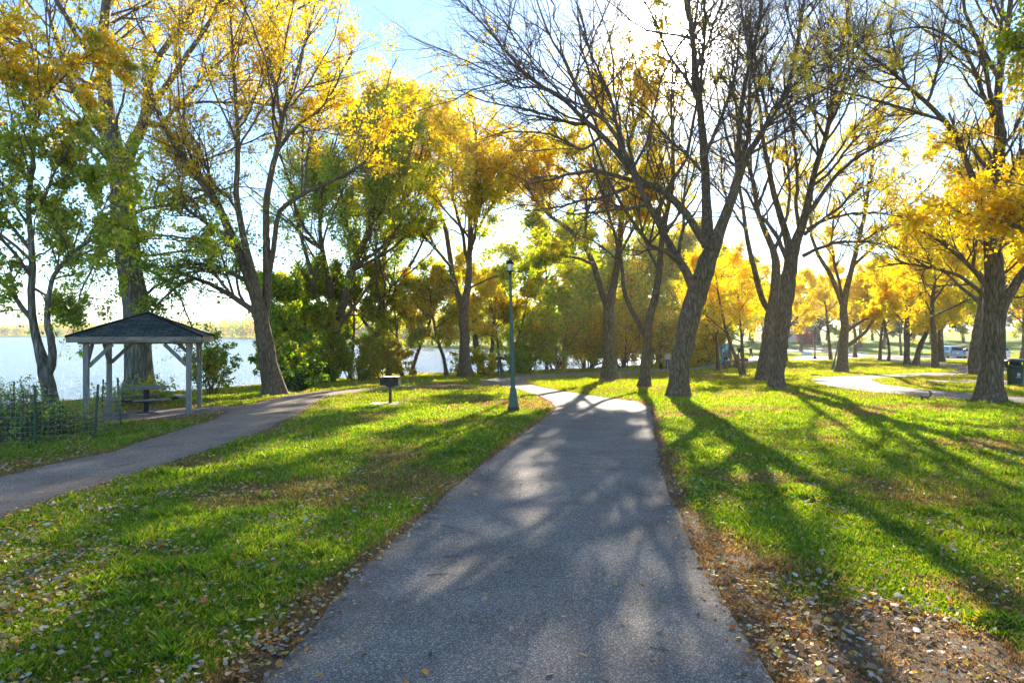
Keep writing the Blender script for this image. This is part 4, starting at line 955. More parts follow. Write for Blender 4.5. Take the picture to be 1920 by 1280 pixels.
# ------------------------------------------------------------------ slimmer trees between and behind
GP = 'golden trees of the lawn behind the loop path'
small = [
 # base px, height, label, pals, leaves, lsize, extra
 ((1349, 695), 8.5, 'thin forked tree right of the big leaning trunk, beside the blue kiosk', ('olive', 'gold'), 9000, .13, dict(multi=2, r=.22)),
 ((1400, 704), 8.5, 'thin tree with a low fork standing just left of the pair of trunks', ('gold',), 9000, .13, dict(multi=2, r=.2)),
 ((1473, 678), 9, 'slim trunk half hidden behind the right trunk of the close pair', ('gold',), 6000, .15, dict()),
 ((1707, 684), 10.5, 'low forked dark tree with golden crown left of the parked cars', ('yellow', 'yellow', 'gold'), 24000, .16, dict(multi=3, r=.42)),
 ((1753, 691), 11.5, 'slender dark trunk forking high, directly left of the blue minivan', ('yellow', 'gold'), 24000, .15, dict(r=.27)),
 ((1766, 679), 13, 'pale straight trunk touching the left end of the blue minivan', ('gold', 'yellow'), 20000, .18, dict(r=.33)),
 ((1826, 703), 12.5, 'grey trunk between the white car and the big dark trunk', ('gold', 'yellow'), 24000, .15, dict(r=.3)),
 ((1841, 684), 13, 'dark trunk peeping from behind the big right hand trunk', ('yellow', 'lime'), 20000, .18, dict(r=.4)),
 ((1649, 677), 9.5, 'slim brown trunk in the middle of the lawn right of the tilted lamp', ('yellow', 'gold'), 16000, .18, dict(r=.2)),
 ((1666, 677), 9.5, 'straight trunk beside the slim brown one, gold boughs hanging low', ('gold', 'yellow', 'yellow'), 18000, .18, dict(r=.17)),
 ((1690, 668), 12, 'far straight trunk left of the low forked tree', ('yellow', 'lime'), 14000, .22, dict(r=.22)),
 ((1603, 671), 11, 'grey trunk standing just right of the leaning trunk by the loop path', ('gold', 'yellow'), 15000, .2, dict(r=.28)),
 ((1558, 675), 11, 'slim grey trunk between the white box and the tilted lamp', ('gold', 'yellow'), 15000, .2, dict(r=.23)),
 ((1501, 659), 12, 'lone grey trunk above the white box by the road', ('rust', 'gold'), 9000, .25, dict(r=.35)),
 ((1536, 647), 14, 'broad yellow tree beyond the road behind the tall black lamp', ('yellow', 'lime'), 14000, .3, dict(r=.5)),
 ((1917, 675), 12, 'golden tree at the far right behind the bin', ('gold', 'rust'), 16000, .2, dict(r=.3)),
 ((1655, 654), 13, 'round yellow tree on the far slope above the speed sign', ('gold', 'yellow'), 11000, .3, dict(r=.4)),
 ((1748, 646), 14, 'far yellow green tree on the slope above the minivan', ('lime', 'yellow'), 11000, .3, dict(r=.5)),
 ((1612, 652), 15, 'tall yellow tree beyond the road in the middle of the gap', ('yellow', 'gold'), 12000, .3, dict(r=.5)),
 ((1440, 655), 12, 'yellow tree behind the close pair of trunks beyond the kiosk', ('gold', 'yellow', 'lime'), 12000, .28, dict(r=.3)),
 ((1390, 660), 11, 'yellow tree beyond the blue kiosk', ('gold', 'yellow', 'lime'), 12000, .28, dict(r=.3)),
]
for k, (b, h, lab, pals, lv, ls, kw) in enumerate(small):
    far = k >= 10
    auto_tree('honey_locust', lab, b, h * 1.08, 300 + k, nl=11 if not far else 9, spreadw=.58, z0=.3, group=None, n1=9 if not far else 7, n2=6 if not far else 5, n3=3, l1=.5, leaves=lv, lsize=ls, pals=pals, clump=.35 if k > 2 else .7, spread=.22, sides=(16, 7, 3, 3), **kw)

# lakeside trees and saplings, from the thicket to the bend of the far path
rgs = np.random.default_rng(55)
lakeside = [
 ((770, 704), 8.5, 'leaning pale trunk on the bank between grill and straight fork trunk', ('lime', 'gold'), 11000, dict(lean=(.28, 0), r=.16)),
 ((755, 706), 6.5, 'thin trunk leaning left over the water left of the pale leaning one', ('lime', 'olive'), 9000, dict(lean=(-.25, .1), r=.15)),
 ((838, 705), 8, 'thin pale trunk on the bank immediately left of the straight fork trunk', ('gold', 'lime'), 12000, dict(lean=(-.12, 0), r=.15)),
 ((912, 701), 10, 'clump of gold leaved stems on the shore just left of the standing man', ('gold', 'yellow', 'lime'), 20000, dict(multi=3, r=.3)),
 ((948, 699), 9, 'thin forked tree immediately right of the standing man', ('gold', 'olive'), 14000, dict(multi=2, r=.17)),
 ((540, 722), 7, 'slender dark stem between the spreading tree and the thicket', ('green', 'lime'), 14000, dict(r=.1)),
 ((572, 718), 8, 'slender stem at the left edge of the thicket', ('green', 'lime', 'gold'), 18000, dict(r=.12)),
 ((655, 712), 9, 'slim stem in the middle of the green thicket', ('green', 'olive', 'lime'), 22000, dict(r=.14)),
]
for k, (b, h, lab, pals, lv, kw) in enumerate(lakeside):
    auto_tree('lakeside_tree', lab, b, h, 500 + k, nl=8, spreadw=.4, z0=.28, n1=8, n2=5, n3=4, l1=.5, leaves=lv, lsize=.14, pals=pals, clump=.4, spread=.18, sides=(12, 6, 3, 3), **kw)
# taller trees behind the shrub belt
belt = [
 (3.5, 66, 13, 'yellow green tree rising behind the shrubs right of the lamp post', ('olive', 'lime', 'gold')), (7.5, 71, 12, 'olive tree behind the shrubs left of the sturdy forked trunk', ('olive', 'lime')),
 (12.5, 76, 13, 'gold tinted tree behind the shrubs right of the sturdy forked trunk', ('gold', 'lime')), (17, 80, 12, 'brownish tree behind the slim forked trunk by the shore', ('gold', 'olive', 'lime')),
 (21, 84, 13, 'olive tree on the shore in line with the big leaning trunk', ('lime', 'gold')), (24, 90, 12, 'dense green gold tree left of the blue kiosk', ('lime', 'gold')),
 (30.5, 96, 12, 'rounded green tree directly behind the blue kiosk', ('olive', 'green')),
]
for k, (x, y, h, lab, pals) in enumerate(belt):
    auto_tree('shore_tree', lab, None, h * 1.35, 600 + k, at_xy=(x, y), nl=11, spreadw=.45, z0=.15, n1=9, n2=6, n3=3, l1=.5, leaves=16000, lsize=.25, pals=pals, clump=.35, spread=.4, sides=(12, 6, 3, 3), r=.22)
sh = [
 (1.2, 57.5, 4.6, 5, ('olive', 'lime'), 'olive shrub on the bank just right of the lamp post'), (4.0, 60.5, 5.4, 5.4, ('rust', 'lime'), 'brownish shrub on the bank, second right of the lamp post'),
 (7.2, 63.5, 5.2, 5.4, ('olive', 'rust'), 'mottled shrub on the bank left of the sturdy forked trunk'), (10.6, 66, 6, 5.6, ('rust', 'gold'), 'tall rusty gold shrub right of the sturdy forked trunk'),
 (14.2, 69, 5.6, 5.4, ('olive', 'gold'), 'olive gold shrub behind the slim forked trunk'), (17.4, 71.5, 5, 5, ('gold', 'rust'), 'gold shrub behind the man walking the dog'),
 (20.8, 75, 5.6, 5.4, ('olive', 'gold'), 'dense shrub right of the big leaning trunk'), (22.6, 80, 6, 5.0, ('lime', 'olive'), 'yellow green shrub between the big leaning trunk and the kiosk'),
 (25.4, 87, 6, 4.6, ('lime', 'olive'), 'tall yellow green shrub touching the blue kiosk'),
]
for k, (x, y, h, wd, pals, lab) in enumerate(sh):
    shrub('shrub', lab, (x, y), h, wd, 700 + k, pals, leaves=10500, lsize=.15, stems=11)
# ================================================================== objects
def rot(v, rz): 
    c, s = math.cos(rz), math.sin(rz); return np.array([v[0] * c - v[1] * s, v[0] * s + v[1] * c, v[2]])
# ------------------------------------------------------------------ timber shelter
gz0 = float(H(*PADC)) + .01
sh_ = thing('picnic_shelter', 'open timber shelter with a hipped dark shingle roof on posts by the lake', 'shelter', (PADC[0], PADC[1], gz0), PADR)
SA = 2.51 / 2; PH = 2.08
for sx in (-1, 1):
    for sy in (-1, 1):
        m = MB(); base = float(H(*(np.array(PADC) + rot((sx * SA, sy * SA, 0), PADR)[:2]))) - gz0
        m.box((sx * SA, sy * SA, (PH + base - .2) / 2), (.135, .135, PH - base + .2), bev=.012); m.build('post', M['weathered'], sh_)
m = MB()
for s_ in (-1, 1):
    m = MB(); m.box((0, s_ * SA, PH + .075), (2 * SA + .4, .09, .20), bev=.01); m.build('beam', M['weathered_h'], sh_)
    m = MB(); m.box((s_ * SA, 0, PH + .073), (.09, 2 * SA - .1, .19), bev=.01); m.build('beam', M['weathered_h'], sh_)
for sx in (-1, 1):
    for sy in (-1, 1):
        m = MB(); m.bar((sx * (SA - .06), sy * SA, PH - .62), (sx * (SA - .62), sy * SA, PH - .03), .07, .10); m.bar((sx * SA, sy * (SA - .06), PH - .62), (sx * SA, sy * (SA - .62), PH - .03), .07, .10); m.build('brace', M['weathered'], sh_)
E_ = 1.62; RZ = PH + .12; AP = PH + .80
# roof: four hipped faces in three courses each with slight thickness, uv for the shingles
def roof():
    V = []; Q = []; T = []; UV = []
    for k in range(4):
        c1 = rot((-E_, -E_, 0), k * PI / 2); c2 = rot((E_, -E_, 0), k * PI / 2)
        n = 12; b = len(V)
        for r in range(n + 1):
            f = r / n
            for e in (c1, c2):
                p = e * (1 - f); V.append((p[0], p[1], RZ + .055 + (AP - RZ) * f + .012 * math.sin(f * PI)))
        for r in range(n):
            if r < n - 1: Q.append((b + 2 * r, b + 2 * r + 1, b + 2 * r + 3, b + 2 * r + 2))
            else: T.append((b + 2 * r, b + 2 * r + 1, b + 2 * r + 3))
    return np.array(V), Q, T
V, Q, T = roof(); ro = new_mesh('roof', V, Q, M['shingle'], parent=sh_, T=T)
uv = ro.data.uv_layers.new(name='UVMap')
for p in ro.data.polygons:
    nrm = p.normal; ax = Vector((-nrm.y, nrm.x, 0)).normalized(); upv = nrm.cross(ax)
    for li in p.loop_indices:
        v_ = ro.data.vertices[ro.data.loops[li].vertex_index].co; uv.data[li].uv = (v_.dot(ax), v_.dot(upv))
m = MB()
for k in range(4):
    a = rot((-E_, -E_, 0), k * PI / 2); b = rot((E_, -E_, 0), k * PI / 2)
    m.bar((a[0], a[1], RZ - .02), (b[0], b[1], RZ - .02), .035, .15)
m.build('fascia', M['weathered_h'], sh_)
m = MB()
for k in range(4):
    a = rot((-E_ - .02, -E_ - .02, 0), k * PI / 2); m.tube([(a[0], a[1], RZ + .06), (a[0] * .5, a[1] * .5, RZ + .075 + (AP - RZ) * .5), (0, 0, AP + .065)], .035, 6)
m.build('ridge_cap', M['shingle'], sh_)
m = MB()
for x in np.arange(-E_ + .05, E_, .24): m.box((x, 0, RZ + .0), (.14, 2 * E_ - .1, .02))
m.build('ceiling_boards', M['brown_wood'], sh_)
# picnic table
tg = hit(275, 787); tz = float(H(tg[0], tg[1]))
tb = thing('picnic_table', 'round weathered picnic table with attached benches on one dark pedestal under the shelter', 'picnic table', (-10.95, 20.45, float(H(-10.95, 20.45)) + .01), .3)
m = MB(); m.lathe([(0, .72), (.62, .72), (.64, .735), (.64, .765), (.62, .775), (0, .775)], 8); m.build('tabletop', M['weathered'], tb)
m = MB(); m.tube([(0, 0, -.02), (0, 0, .72)], .085, 10); m.lathe([(0, .0), (.24, .0), (.24, .02), (.1, .04)], 12); m.build('pedestal', M['dark_metal'], tb)
for k in range(4):
    a = k * PI / 2 + .35; c = np.array([math.cos(a), math.sin(a), 0])
    m = MB(); m.box(c * .92 + [0, 0, .445], (.26, .98, .04), rz=a, bev=.012); m.build('bench_seat', M['weathered'], tb)
    m = MB(); m.bar((0, 0, .32), tuple(c * .9 + [0, 0, .40]), .05, .05); m.build('bench_arm', M['dark_metal'], tb)

# ------------------------------------------------------------------ park grill
gp = hit(732, 757)
gr = thing('park_grill', 'small black box grill on a steel post over a concrete slab on the lawn', 'grill', gp, -.05)
m = MB(); m.box((0, 0, .42), (.09, .09, .90), bev=.01); m.build('post', M['rust'], gr)
m = MB()
W_, D_, H_ = .56, .40, .25; zb = .60
m.box((0, D_ / 2, zb + H_ / 2), (W_, .012, H_)); m.box((-W_ / 2, 0, zb + H_ / 2), (.012, D_ - .02, H_)); m.box((W_ / 2, 0, zb + H_ / 2), (.012, D_ - .02, H_)); m.box((0, 0, zb), (W_, D_, .014)); m.box((0, -D_ / 2, zb + .10), (W_, .012, .20)); m.box((0, 0, zb - .03), (.26, .2, .05), bev=.01)
m.build('firebox', M['black_iron'], gr)
m = MB()
for x in np.linspace(-.27, .27, 16): m.tube([(x, -D_ / 2 - .04, zb + H_ + .012), (x, D_ / 2, zb + H_ + .012)], .006, 5)
m.tube([(-.30, -D_ / 2 + .02, zb + H_ + .004), (.30, -D_ / 2 + .02, zb + H_ + .004)], .008, 5); m.tube([(-.34, 0, zb + H_ + .002), (.34, 0, zb + H_ + .002)], .008, 5)
for s_ in (-1, 1): m.tube([(s_ * .2, -D_ / 2 - .04, zb + H_ + .012), (s_ * .2, -D_ / 2 - .12, zb + H_ + .03), (s_ * .12, -D_ / 2 - .13, zb + H_ + .03)], .008, 5)
m.build('grate', M['chrome'], gr)
m = MB(); m.box((-.05, -.02, .0), (1.15, .85, .07), bev=.02); sl_ = m.build('concrete_slab', M['concrete']); sl_.location = [float(v) for v in gp]; tag(sl_, 'pale concrete slab in the grass under the grill', 'slab')
sl_.location[2] -= .005

# ------------------------------------------------------------------ lamp posts
def green_lamp(label, loc, tilt, rz=0, s=1.0):
    t = thing('lamp_post', label, 'lamp post', loc, rz); t.rotation_euler = (0, tilt, rz); t.scale = (s * .86, s * .86, s)
    m = MB(); m.lathe([(.205, -.1), (.205, .0), (.195, .05), (.17, .22), (.145, .42), (.115, .60), (.10, .65), (.10, .68), (.085, .70)], 8)
    ba = m.build('base', M['green_paint'], t); m = MB(); m.lathe([(.212, -.1), (.212, .02), (.201, .12), (.196, .13)], 8); m.build('rust_band', M['rust'], ba)
    m = MB(); n = 16; prof = [(.082, .66), (.080, 1.2), (.070, 2.4), (.058, 3.6), (.052, 3.98)]; v = []; q = []
    for r, z in prof:
        for i in range(n): rr = r * (1 if i % 2 else .90); v.append((rr * math.cos(2 * PI * i / n), rr * math.sin(2 * PI * i / n), z))
    for k in range(len(prof) - 1):
        for i in range(n): j = (i + 1) % n; q.append((k * n + i, k * n + j, (k + 1) * n + j, (k + 1) * n + i))
    m.add(v, q); m.lathe([(.060, 3.98), (.064, 4.0), (.064, 4.02), (0, 4.02)], 12); m.box((.07, -.03, 1.72), (.05, .03, .16), bev=.005); m.build('pole', M['green_paint'], t)
    m = MB(); m.lathe([(.03, 4.0), (.026, 4.08), (.05, 4.10), (.035, 4.14), (.12, 4.17), (.13, 4.19), (.0, 4.19)], 12)
    for i in range(4):
        a = i * PI / 2 + .6; m.tube([(.105 * math.cos(a), .105 * math.sin(a), 4.18), (.125 * math.cos(a), .125 * math.sin(a), 4.40)], .007, 5)
    la = m.build('lantern', M['black_iron'], t)
    m = MB(); m.lathe([(.085, 4.20), (.105, 4.28), (.115, 4.39), (.0, 4.39)], 12); m.build('glass', M['frost'], la, smooth=True)
    m = MB(); m.lathe([(.14, 4.395), (.15, 4.41), (.12, 4.47), (.05, 4.52), (.02, 4.54), (.025, 4.56), (0, 4.59)], 12); m.build('cap', M['black_iron'], la)
    return t
l1 = hit(963, 770)
green_lamp('weathered green fluted lamp post with a rusty foot on the lawn left of the path', l1, -.025, s=.94)
green_lamp('green lamp post tilted to the right behind a leaning trunk by the loop path', hit(1561, 694), math.radians(12), s=.92)
def black_lamp(label, loc, h):
    t = thing('street_lamp', label, 'street lamp', loc)
    m = MB(); m.lathe([(.32, -.05), (.32, .08), (.24, .12), (.20, .32), (.12, .42), (.09, .46), (.075, 1.0), (.06, h - .7), (.05, h - .5)], 12); m.build('pole', M['dark_metal'], t)
    m = MB()
    for k in range(4):
        a = k * PI / 2 + .5; c = np.array([math.cos(a), math.sin(a), 0]); m.tube([np.array([0, 0, h - .75]), c * .22 + [0, 0, h - .85], c * .38 + [0, 0, h - .78], c * .38 + [0, 0, h - .68]], .02, 6)
    m.build('bracket', M['dark_metal'], t)
    for k in range(5):
        a = k * PI / 2 + .5; c = np.array([math.cos(a), math.sin(a), 0]) * .38 if k < 4 else np.zeros(3); z = h - .68 if k < 4 else h - .42
        m = MB(); m.lathe([(.04, 0), (.12, .05), (.16, .15), (.14, .26), (.07, .33), (0, .35)], 10, tuple(c + [0, 0, z])); m.build('globe', M['frost'], t, smooth=True)
    return t
black_lamp('tall black street lamp with a cluster of globes beside the white box', hit(1528, 674), 5.1)
bl2 = hit(1885, 677); black_lamp('black lamp post standing behind the white car at the far right', bl2, 5.0)
# a low black driving-range style pole sign etc.
def signpost(label, px, py, top, w_, h_, mt='white_plastic'):
    g_ = hit(px, py); d = g_[1]; hh = (py - top) / F * d
    t = thing('sign_post', label, 'sign', g_, random.uniform(-.2, .2)); m = MB(); m.box((0, 0, hh / 2 - .05), (.06, .05, hh + .1)); m.build('post', M['post_green'], t)
    m = MB(); m.box((0, -.045, hh - h_ / 2), (w_, .02, h_), bev=.008); m.build('sign_panel', M[mt], t)
signpost('square white sign on a green post beyond the low forked tree', 1729, 668, 638, .50, .42)
signpost('small white sign rising above the roof of the minivan', 1778, 669, 641, .28, .40)
signpost('narrow white sign board behind the tall black lamp', 1543, 663, 641, .35, .62)
signpost('small white sign right of the tilted lamp near the road', 1590, 672, 653, .25, .55)
g_ = hit(1512, 668)
wb = thing('utility_box', 'low white box with a lid beside the road left of the black lamp', 'box', g_, .3)
k_ = g_[1] / F
m = MB(); m.box((0, 0, 3.3 * k_), (17 * k_, 7 * k_, 6.6 * k_), bev=.02); m.build('body', M['white_plastic'], wb); m = MB(); m.box((0, 0, 7.2 * k_), (17.8 * k_, 7.8 * k_, 1.1 * k_), bev=.02); m.build('lid', M['white_plastic'], wb)
m = MB(); m.box((-5 * k_, -3.55 * k_, 4.6 * k_), (1.4 * k_, .04, .7 * k_)); m.build('handle', M['dark_metal'], wb)

# ------------------------------------------------------------------ litter bin
bp = hit(1904, 722); bn = thing('litter_bin', 'dark green domed litter bin with white recycling mark at the right edge', 'litter bin', bp, .38)
m = MB(); m.lathe([(0, .0), (.27, .0), (.285, .03), (.305, .70), (.31, .74), (.0, .74)], 24); m.build('body', M['trash_plastic'], bn, smooth=False)
m = MB(); m.lathe([(.30, .735), (.38, .74), (.395, .76), (.395, .82), (.37, .845), (.24, .85), (.24, .80)], 24)
for k in range(4):
    a = k * PI / 2 + .78
    for s_ in (-.30, -.1, .1, .30):
        c = np.array([math.cos(a + s_), math.sin(a + s_), 0]); m.bar(tuple(c * .345 + [0, 0, .83]), tuple(c * .33 + [0, 0, 1.0]), .085, .05)
m.lathe([(.39, .985), (.40, 1.0), (.40, 1.03), (.36, 1.06), (.25, 1.095), (.12, 1.11), (0, 1.115)], 24); m.lathe([(0, .98), (.39, .985)], 24); m.build('lid', M['trash_plastic'], bn)
m = MB(); fa = -PI / 2 - .38 - .26   # towards the camera
def onbin(u, z, r=.303):
    a = fa + u / .3; rr = .2865 + (z / .7) * .021 + .004; return np.array([rr * math.cos(a), rr * math.sin(a), z])
for k in range(3):
    a0 = k * 2 * PI / 3 + PI / 6; pts = []
    for s_ in np.linspace(0, .72, 6):
        a = a0 + s_ * 2 * PI / 3; pts.append(onbin(.052 * math.cos(a), .47 + .052 * math.sin(a)))
    v = []; 
    for p in pts:
        o_ = p - onbin(0, .47); L = np.linalg.norm(o_); v += [onbin(0, .47) + o_ * .62 + 0, onbin(0, .47) + o_ * 1.1]
    m.add(v, [(2 * i_, 2 * i_ + 1, 2 * i_ + 3, 2 * i_ + 2) for i_ in range(5)])
    a = a0 + .72 * 2 * PI / 3; b_ = a0 + .98 * 2 * PI / 3; m.add([onbin(.078 * math.cos(a), .47 + .078 * math.sin(a)), onbin(.022 * math.cos(a), .47 + .022 * math.sin(a)), onbin(.05 * math.cos(b_), .47 + .05 * math.sin(b_))], None, [(0, 1, 2)])
for zz, ws in ((.375, (.012, .010, .014, .008, .012, .010)), (.335, (.010, .014, .012, .008, .016, .010, .012, .014, .009, .012))):
    u = -sum(ws) / 2 - .003 * len(ws)
    for w__ in ws:
        m.add([onbin(u, zz), onbin(u + w__, zz), onbin(u + w__, zz + .016), onbin(u, zz + .016)], [(0, 1, 2, 3)]); u += w__ + .006
m.build('white_print', M['white_print'], bn)
m = MB(); pts = [hit(px, py) for px, py in ((1702, 711.5), (1715, 710.6), (1750, 710.8), (1800, 711.3), (1850, 712), (1890, 712.8), (1960, 714.5), (2050, 717))]
for a, b in zip(pts[:-1], pts[1:]): m.bar(a + [0, 0, .06], b + [0, 0, .06], .18, .26, bev=.02)
kb = m.build('kerb', M['yellow_kerb']); tag(kb, 'long yellow orange painted kerb edging the paving left of the litter bin', 'kerb')

# ------------------------------------------------------------------ wire fence on the left
def fence(name, label, posts, hts, ext=(), zig=0.02):
    t = thing(name, label, 'fence', (posts[0][0], posts[0][1], float(H(*posts[0]))))
    o_ = np.array(t.location)
    for (x, y), h, ln in posts_iter(posts, hts):
        z = float(H(x, y)); m = MB(); p = np.array([x, y, z - .1]) - o_; q = np.array([x + ln[0], y + ln[1], z + h]) - o_
        m.bar(p, q, .035, .035); m.build('fence_post', M['post_green'], t)
    m = MB(); allp = list(posts)
    for (a, b), (ha, hb) in zip(zip(allp[:-1], allp[1:]), zip(hts[:-1], hts[1:])):
        a = np.array(a); b = np.array(b); L = np.linalg.norm(b - a); n = max(2, int(L / .11)); hm = 1.06
        def pt(f, r): 
            p = a + (b - a) * f; z = float(H(p[0], p[1])); sag = -.05 * math.sin(f * PI) + .02 * math.sin(f * 17 + r * 3)
            return np.array([p[0] + .012 * math.sin(f * 23 + r), p[1], z + .06 + r * hm + sag]) - o_
        for r in np.linspace(0, 1, 11): m.tube([pt(f, r) for f in np.linspace(0, 1, 12)], .0022, 3, cap=False)
        for k in range(n + 1): m.tube([pt(k / n, r) for r in (0, .33, .66, 1)], .0016, 3, cap=False)
    m.build('wire_mesh', M['wire'], t); return t
def posts_iter(p, h):
    return [(p[i], h[i][0], h[i][1]) for i in range(len(p))]
fence('wire_fence', 'sagging wire mesh fence on green steel posts in front of the shelter and weeds', [(-17.5, 15.2), (-13.3, 14.1), (-9.55, 13.67), (-8.75, 14.3), (-9.5, 16.6)], [(1.2, (0, 0)), (1.2, (.02, 0)), (1.18, (0, 0)), (1.12, (.07, .02)), (1.18, (-.09, 0))])
fence('wire_fence', 'back run of wire mesh fence behind the weeds at the left edge', [(-19.5, 19.4), (-14.9, 20.4), (-13.4, 22.3)], [(1.1, (0, 0)), (1.08, (.02, 0)), (1.0, (.05, 0))])
m = MB(); a = hit(50, 790); m.tube([a - [0, 0, .1], a + [-.06, 0, .5], a + [-.16, 0, 1.05]], [.022, .02, .014], 6); st_ = m.build('stake', M['twig']); tag(st_, 'tilted thin brown stake among the weeds behind the wire fence', 'stake')

# ------------------------------------------------------------------ weeds, bank shrubs
def weed(lab, x, y, h, wd, seed, pals, lv, ls=.05):
    return shrub('weed', lab, (x, y), h, wd, seed, pals, leaves=lv, lsize=ls, cat='weeds', stems=14, kw2=dict(n1=8, n2=4, n3=3, l1=.3, clump=.4, spread=.04))
weed('tall dark weeds at the left edge behind the front wire fence', -12.3, 15.6, .8, 1.4, 801, ('green', 'olive'), 1500)
weed('dry seed headed weeds between the first two fence posts', -11.9, 16.4, .95, 1.1, 802, ('green', 'olive'), 1200)
weed('low green weeds at the foot of the second fence post', -10.4, 14.9, .35, 1.2, 803, ('green', 'dark'), 1800)
weed('weeds beside the small forked tree on the bank', -14.6, 18.6, .9, 1.3, 804, ('green', 'olive'), 1200)
weed('low leafy weeds under the front left post of the shelter', -10.4, 16.2, .18, 1.4, 805, ('green', 'olive'), 900)
weed('low weeds on the bank edge behind the picnic table', -13.2, 24.2, .55, 2.6, 806, ('green', 'olive'), 4000)
shrub('shrub', 'loose green shrub on the bank directly right of the shelter', (-13.4, 30.3), 2.3, 1.5, 810, ('green', 'olive'), leaves=5000, lsize=.09, stems=7)
shrub('shrub', 'green undergrowth around the foot of the spreading tree', (-9.4, 30.0), 1.0, 1.8, 811, ('green', 'dark'), leaves=4500, lsize=.09)
lowb = [(-11.9, 35, 2.2, 3.2, ('green', 'olive')), (-12.3, 38.8, 3.0, 3.6, ('green', 'lime')), (-11.4, 42.2, 3.4, 3.8, ('olive', 'green')), (-10.3, 45.2, 3.0, 3.6, ('olive', 'lime')), (-8.9, 47.8, 2.4, 3.0, ('rust', 'olive'))]
labs = ['leafy green shrub right of the spreading tree at the path edge', 'rounded green shrub at the foot of the leaning thicket trunk', 'olive shrub in the middle of the thicket foot', 'yellow green shrub behind the grill', 'rusty low shrub at the right end of the thicket']
for k, (x, y, h, wd, pals) in enumerate(lowb): shrub('shrub', labs[k], (x, y), h, wd, 820 + k, pals, leaves=11000, lsize=.11)
shrub('shrub', 'small bright yellow shrub just left of the standing man', (-1.9, 50.5), 1.7, 1.8, 830, ('yellow', 'lime'), leaves=3500, lsize=.11, stems=7)
shrub('shrub', 'small sparse yellow shrub between the straight fork trunk and the man', (-3.6, 50.6), 1.8, 1.5, 831, ('gold', 'lime'), leaves=2200, lsize=.11, stems=6)
shrub('shrub', 'small fresh green shrub behind the lamp post', (.6, 54.5), 1.5, 2.2, 832, ('green', 'lime'), leaves=5000, lsize=.10)

# ------------------------------------------------------------------ far woods and the slope beyond the road
def woods(name, label, pts, hr, per, ls, pals, seed, kind='stuff'):
    rg = np.random.default_rng(seed); P = []; W_ = []
    for (x, y) in pts:
        z = max(float(H(x, y)), WZ); h = rg.uniform(*hr); n = per; u = rg.normal(0, 1, (n, 3)); u /= np.linalg.norm(u, axis=1, keepdims=True); r = rg.random(n) ** .4
        lump = 1 + .25 * np.sin(u[:, 0] * 5 + rg.uniform(0, 6)) * np.cos(u[:, 2] * 4 + rg.uniform(0, 6))
        P.append(np.array([x, y, z + h * .55]) + u * (r * lump)[:, None] * np.array([h * .42, h * .42, h * .52])); W_.append(np.full(n, rg.uniform(-.3, len(pals) - .7)))
    P = np.vstack(P); w_ = np.concatenate(W_); n = len(P)
    V, Q = leaf_quads(P, rg.normal(0, 1, (n, 3)), rg.normal(0, 1, (n, 3)), ls * rg.uniform(.6, 1.4, n), .8)
    o = new_mesh(name, V, Q, M['leaf'], cols=palcol(pals, w_, rg)); tag(o, label, 'trees', kind=kind)
rg_ = np.random.default_rng(5)
pts = []
for x in np.arange(-1450, -60, 7.0):
    for k in range(2):
        xx = x + rg_.uniform(-4, 4); pts.append((xx, float(yfar(xx)) + 6 + k * 18 + rg_.uniform(-3, 6)))
woods('far_shore_woods', 'hazy autumn woods along the far shore of the lake', pts, (11, 20), 170, 1.9, ('rust', 'gold', 'olive', 'green'), 5)
pts = []
for x in np.arange(-75, 48, 3.2):
    for k in range(3): xx = x + rg_.uniform(-1.5, 1.5); pts.append((xx, float(yfar(xx)) + 3 + k * 7 + rg_.uniform(-2, 2)))
woods('opposite_bank_woods', 'green and yellow trees of the opposite bank seen between the shore trunks', pts, (8, 14), 420, .75, ('green', 'olive', 'lime', 'gold'), 6)
farlab = ['dark', 'olive', 'lime', 'gold', 'rust']; words = ['dark evergreen', 'olive', 'yellow green', 'golden', 'russet']
where = ['above the white box', 'right of the tall black lamp', 'behind the tilted lamp', 'behind the slim brown trunk', 'above the low forked tree', 'above the minivan', 'above the white car', 'right of the big dark trunk', 'at the right edge of the far slope', 'behind the close pair of trunks', 'beyond the kiosk']
xs_ = [58, 68, 78, 88, 98, 108, 118, 128, 138, 148, 158, 168, 63, 75, 87, 99, 111, 123, 135, 147, 160, 174]
for k, x in enumerate(xs_):
    y = (196 if k < 12 else 214) + rg_.uniform(-5, 5); px = 960 + 1280 * x / y
    wi = 10 if px < 1400 else 9 if px < 1470 else 0 if px < 1515 else 1 if px < 1550 else 2 if px < 1600 else 3 if px < 1680 else 4 if px < 1740 else 5 if px < 1790 else 6 if px < 1830 else 7 if px < 1900 else 8
    ci = [0, 1, 3, 0, 2, 0, 4, 0, 1, 3, 0, 2][k % 12]
    auto_tree('far_tree', '%s tree %s, %s row, %s from left' % (words[ci], where[wi], 'front' if k < 12 else 'back', ['first', 'second', 'third', 'fourth', 'fifth', 'sixth', 'seventh', 'eighth', 'ninth', 'tenth', 'eleventh', 'twelfth'][k % 12]), None, rg_.uniform(11, 17) * (1.15 if ci == 0 else 1), 900 + k, at_xy=(x, y), nl=9, spreadw=.42, z0=.12,
              n1=6, n2=4, n3=3, l1=.6, leaves=4200, lsize=.62, pals=(farlab[ci], 'olive') if ci == 0 else (farlab[ci],), clump=.3, spread=.5, sides=(8, 5, 3, 3), r=.4, group='trees along the far slope')
hp = (84, 204); ho = thing('house', 'pale sided house with a brick end half hidden behind trees above the white box', 'house', (hp[0], hp[1], float(H(*hp)) - .1), .2)
m = MB(); m.box((0, 0, 2.2), (11, 7, 4.6)); wl = m.build('wall', M['far_white'], ho)
m = MB(); m.box((3.6, -3.56, 1.6), (3.6, .1, 3.4)); m.build('brick_front', M['brick'], ho)
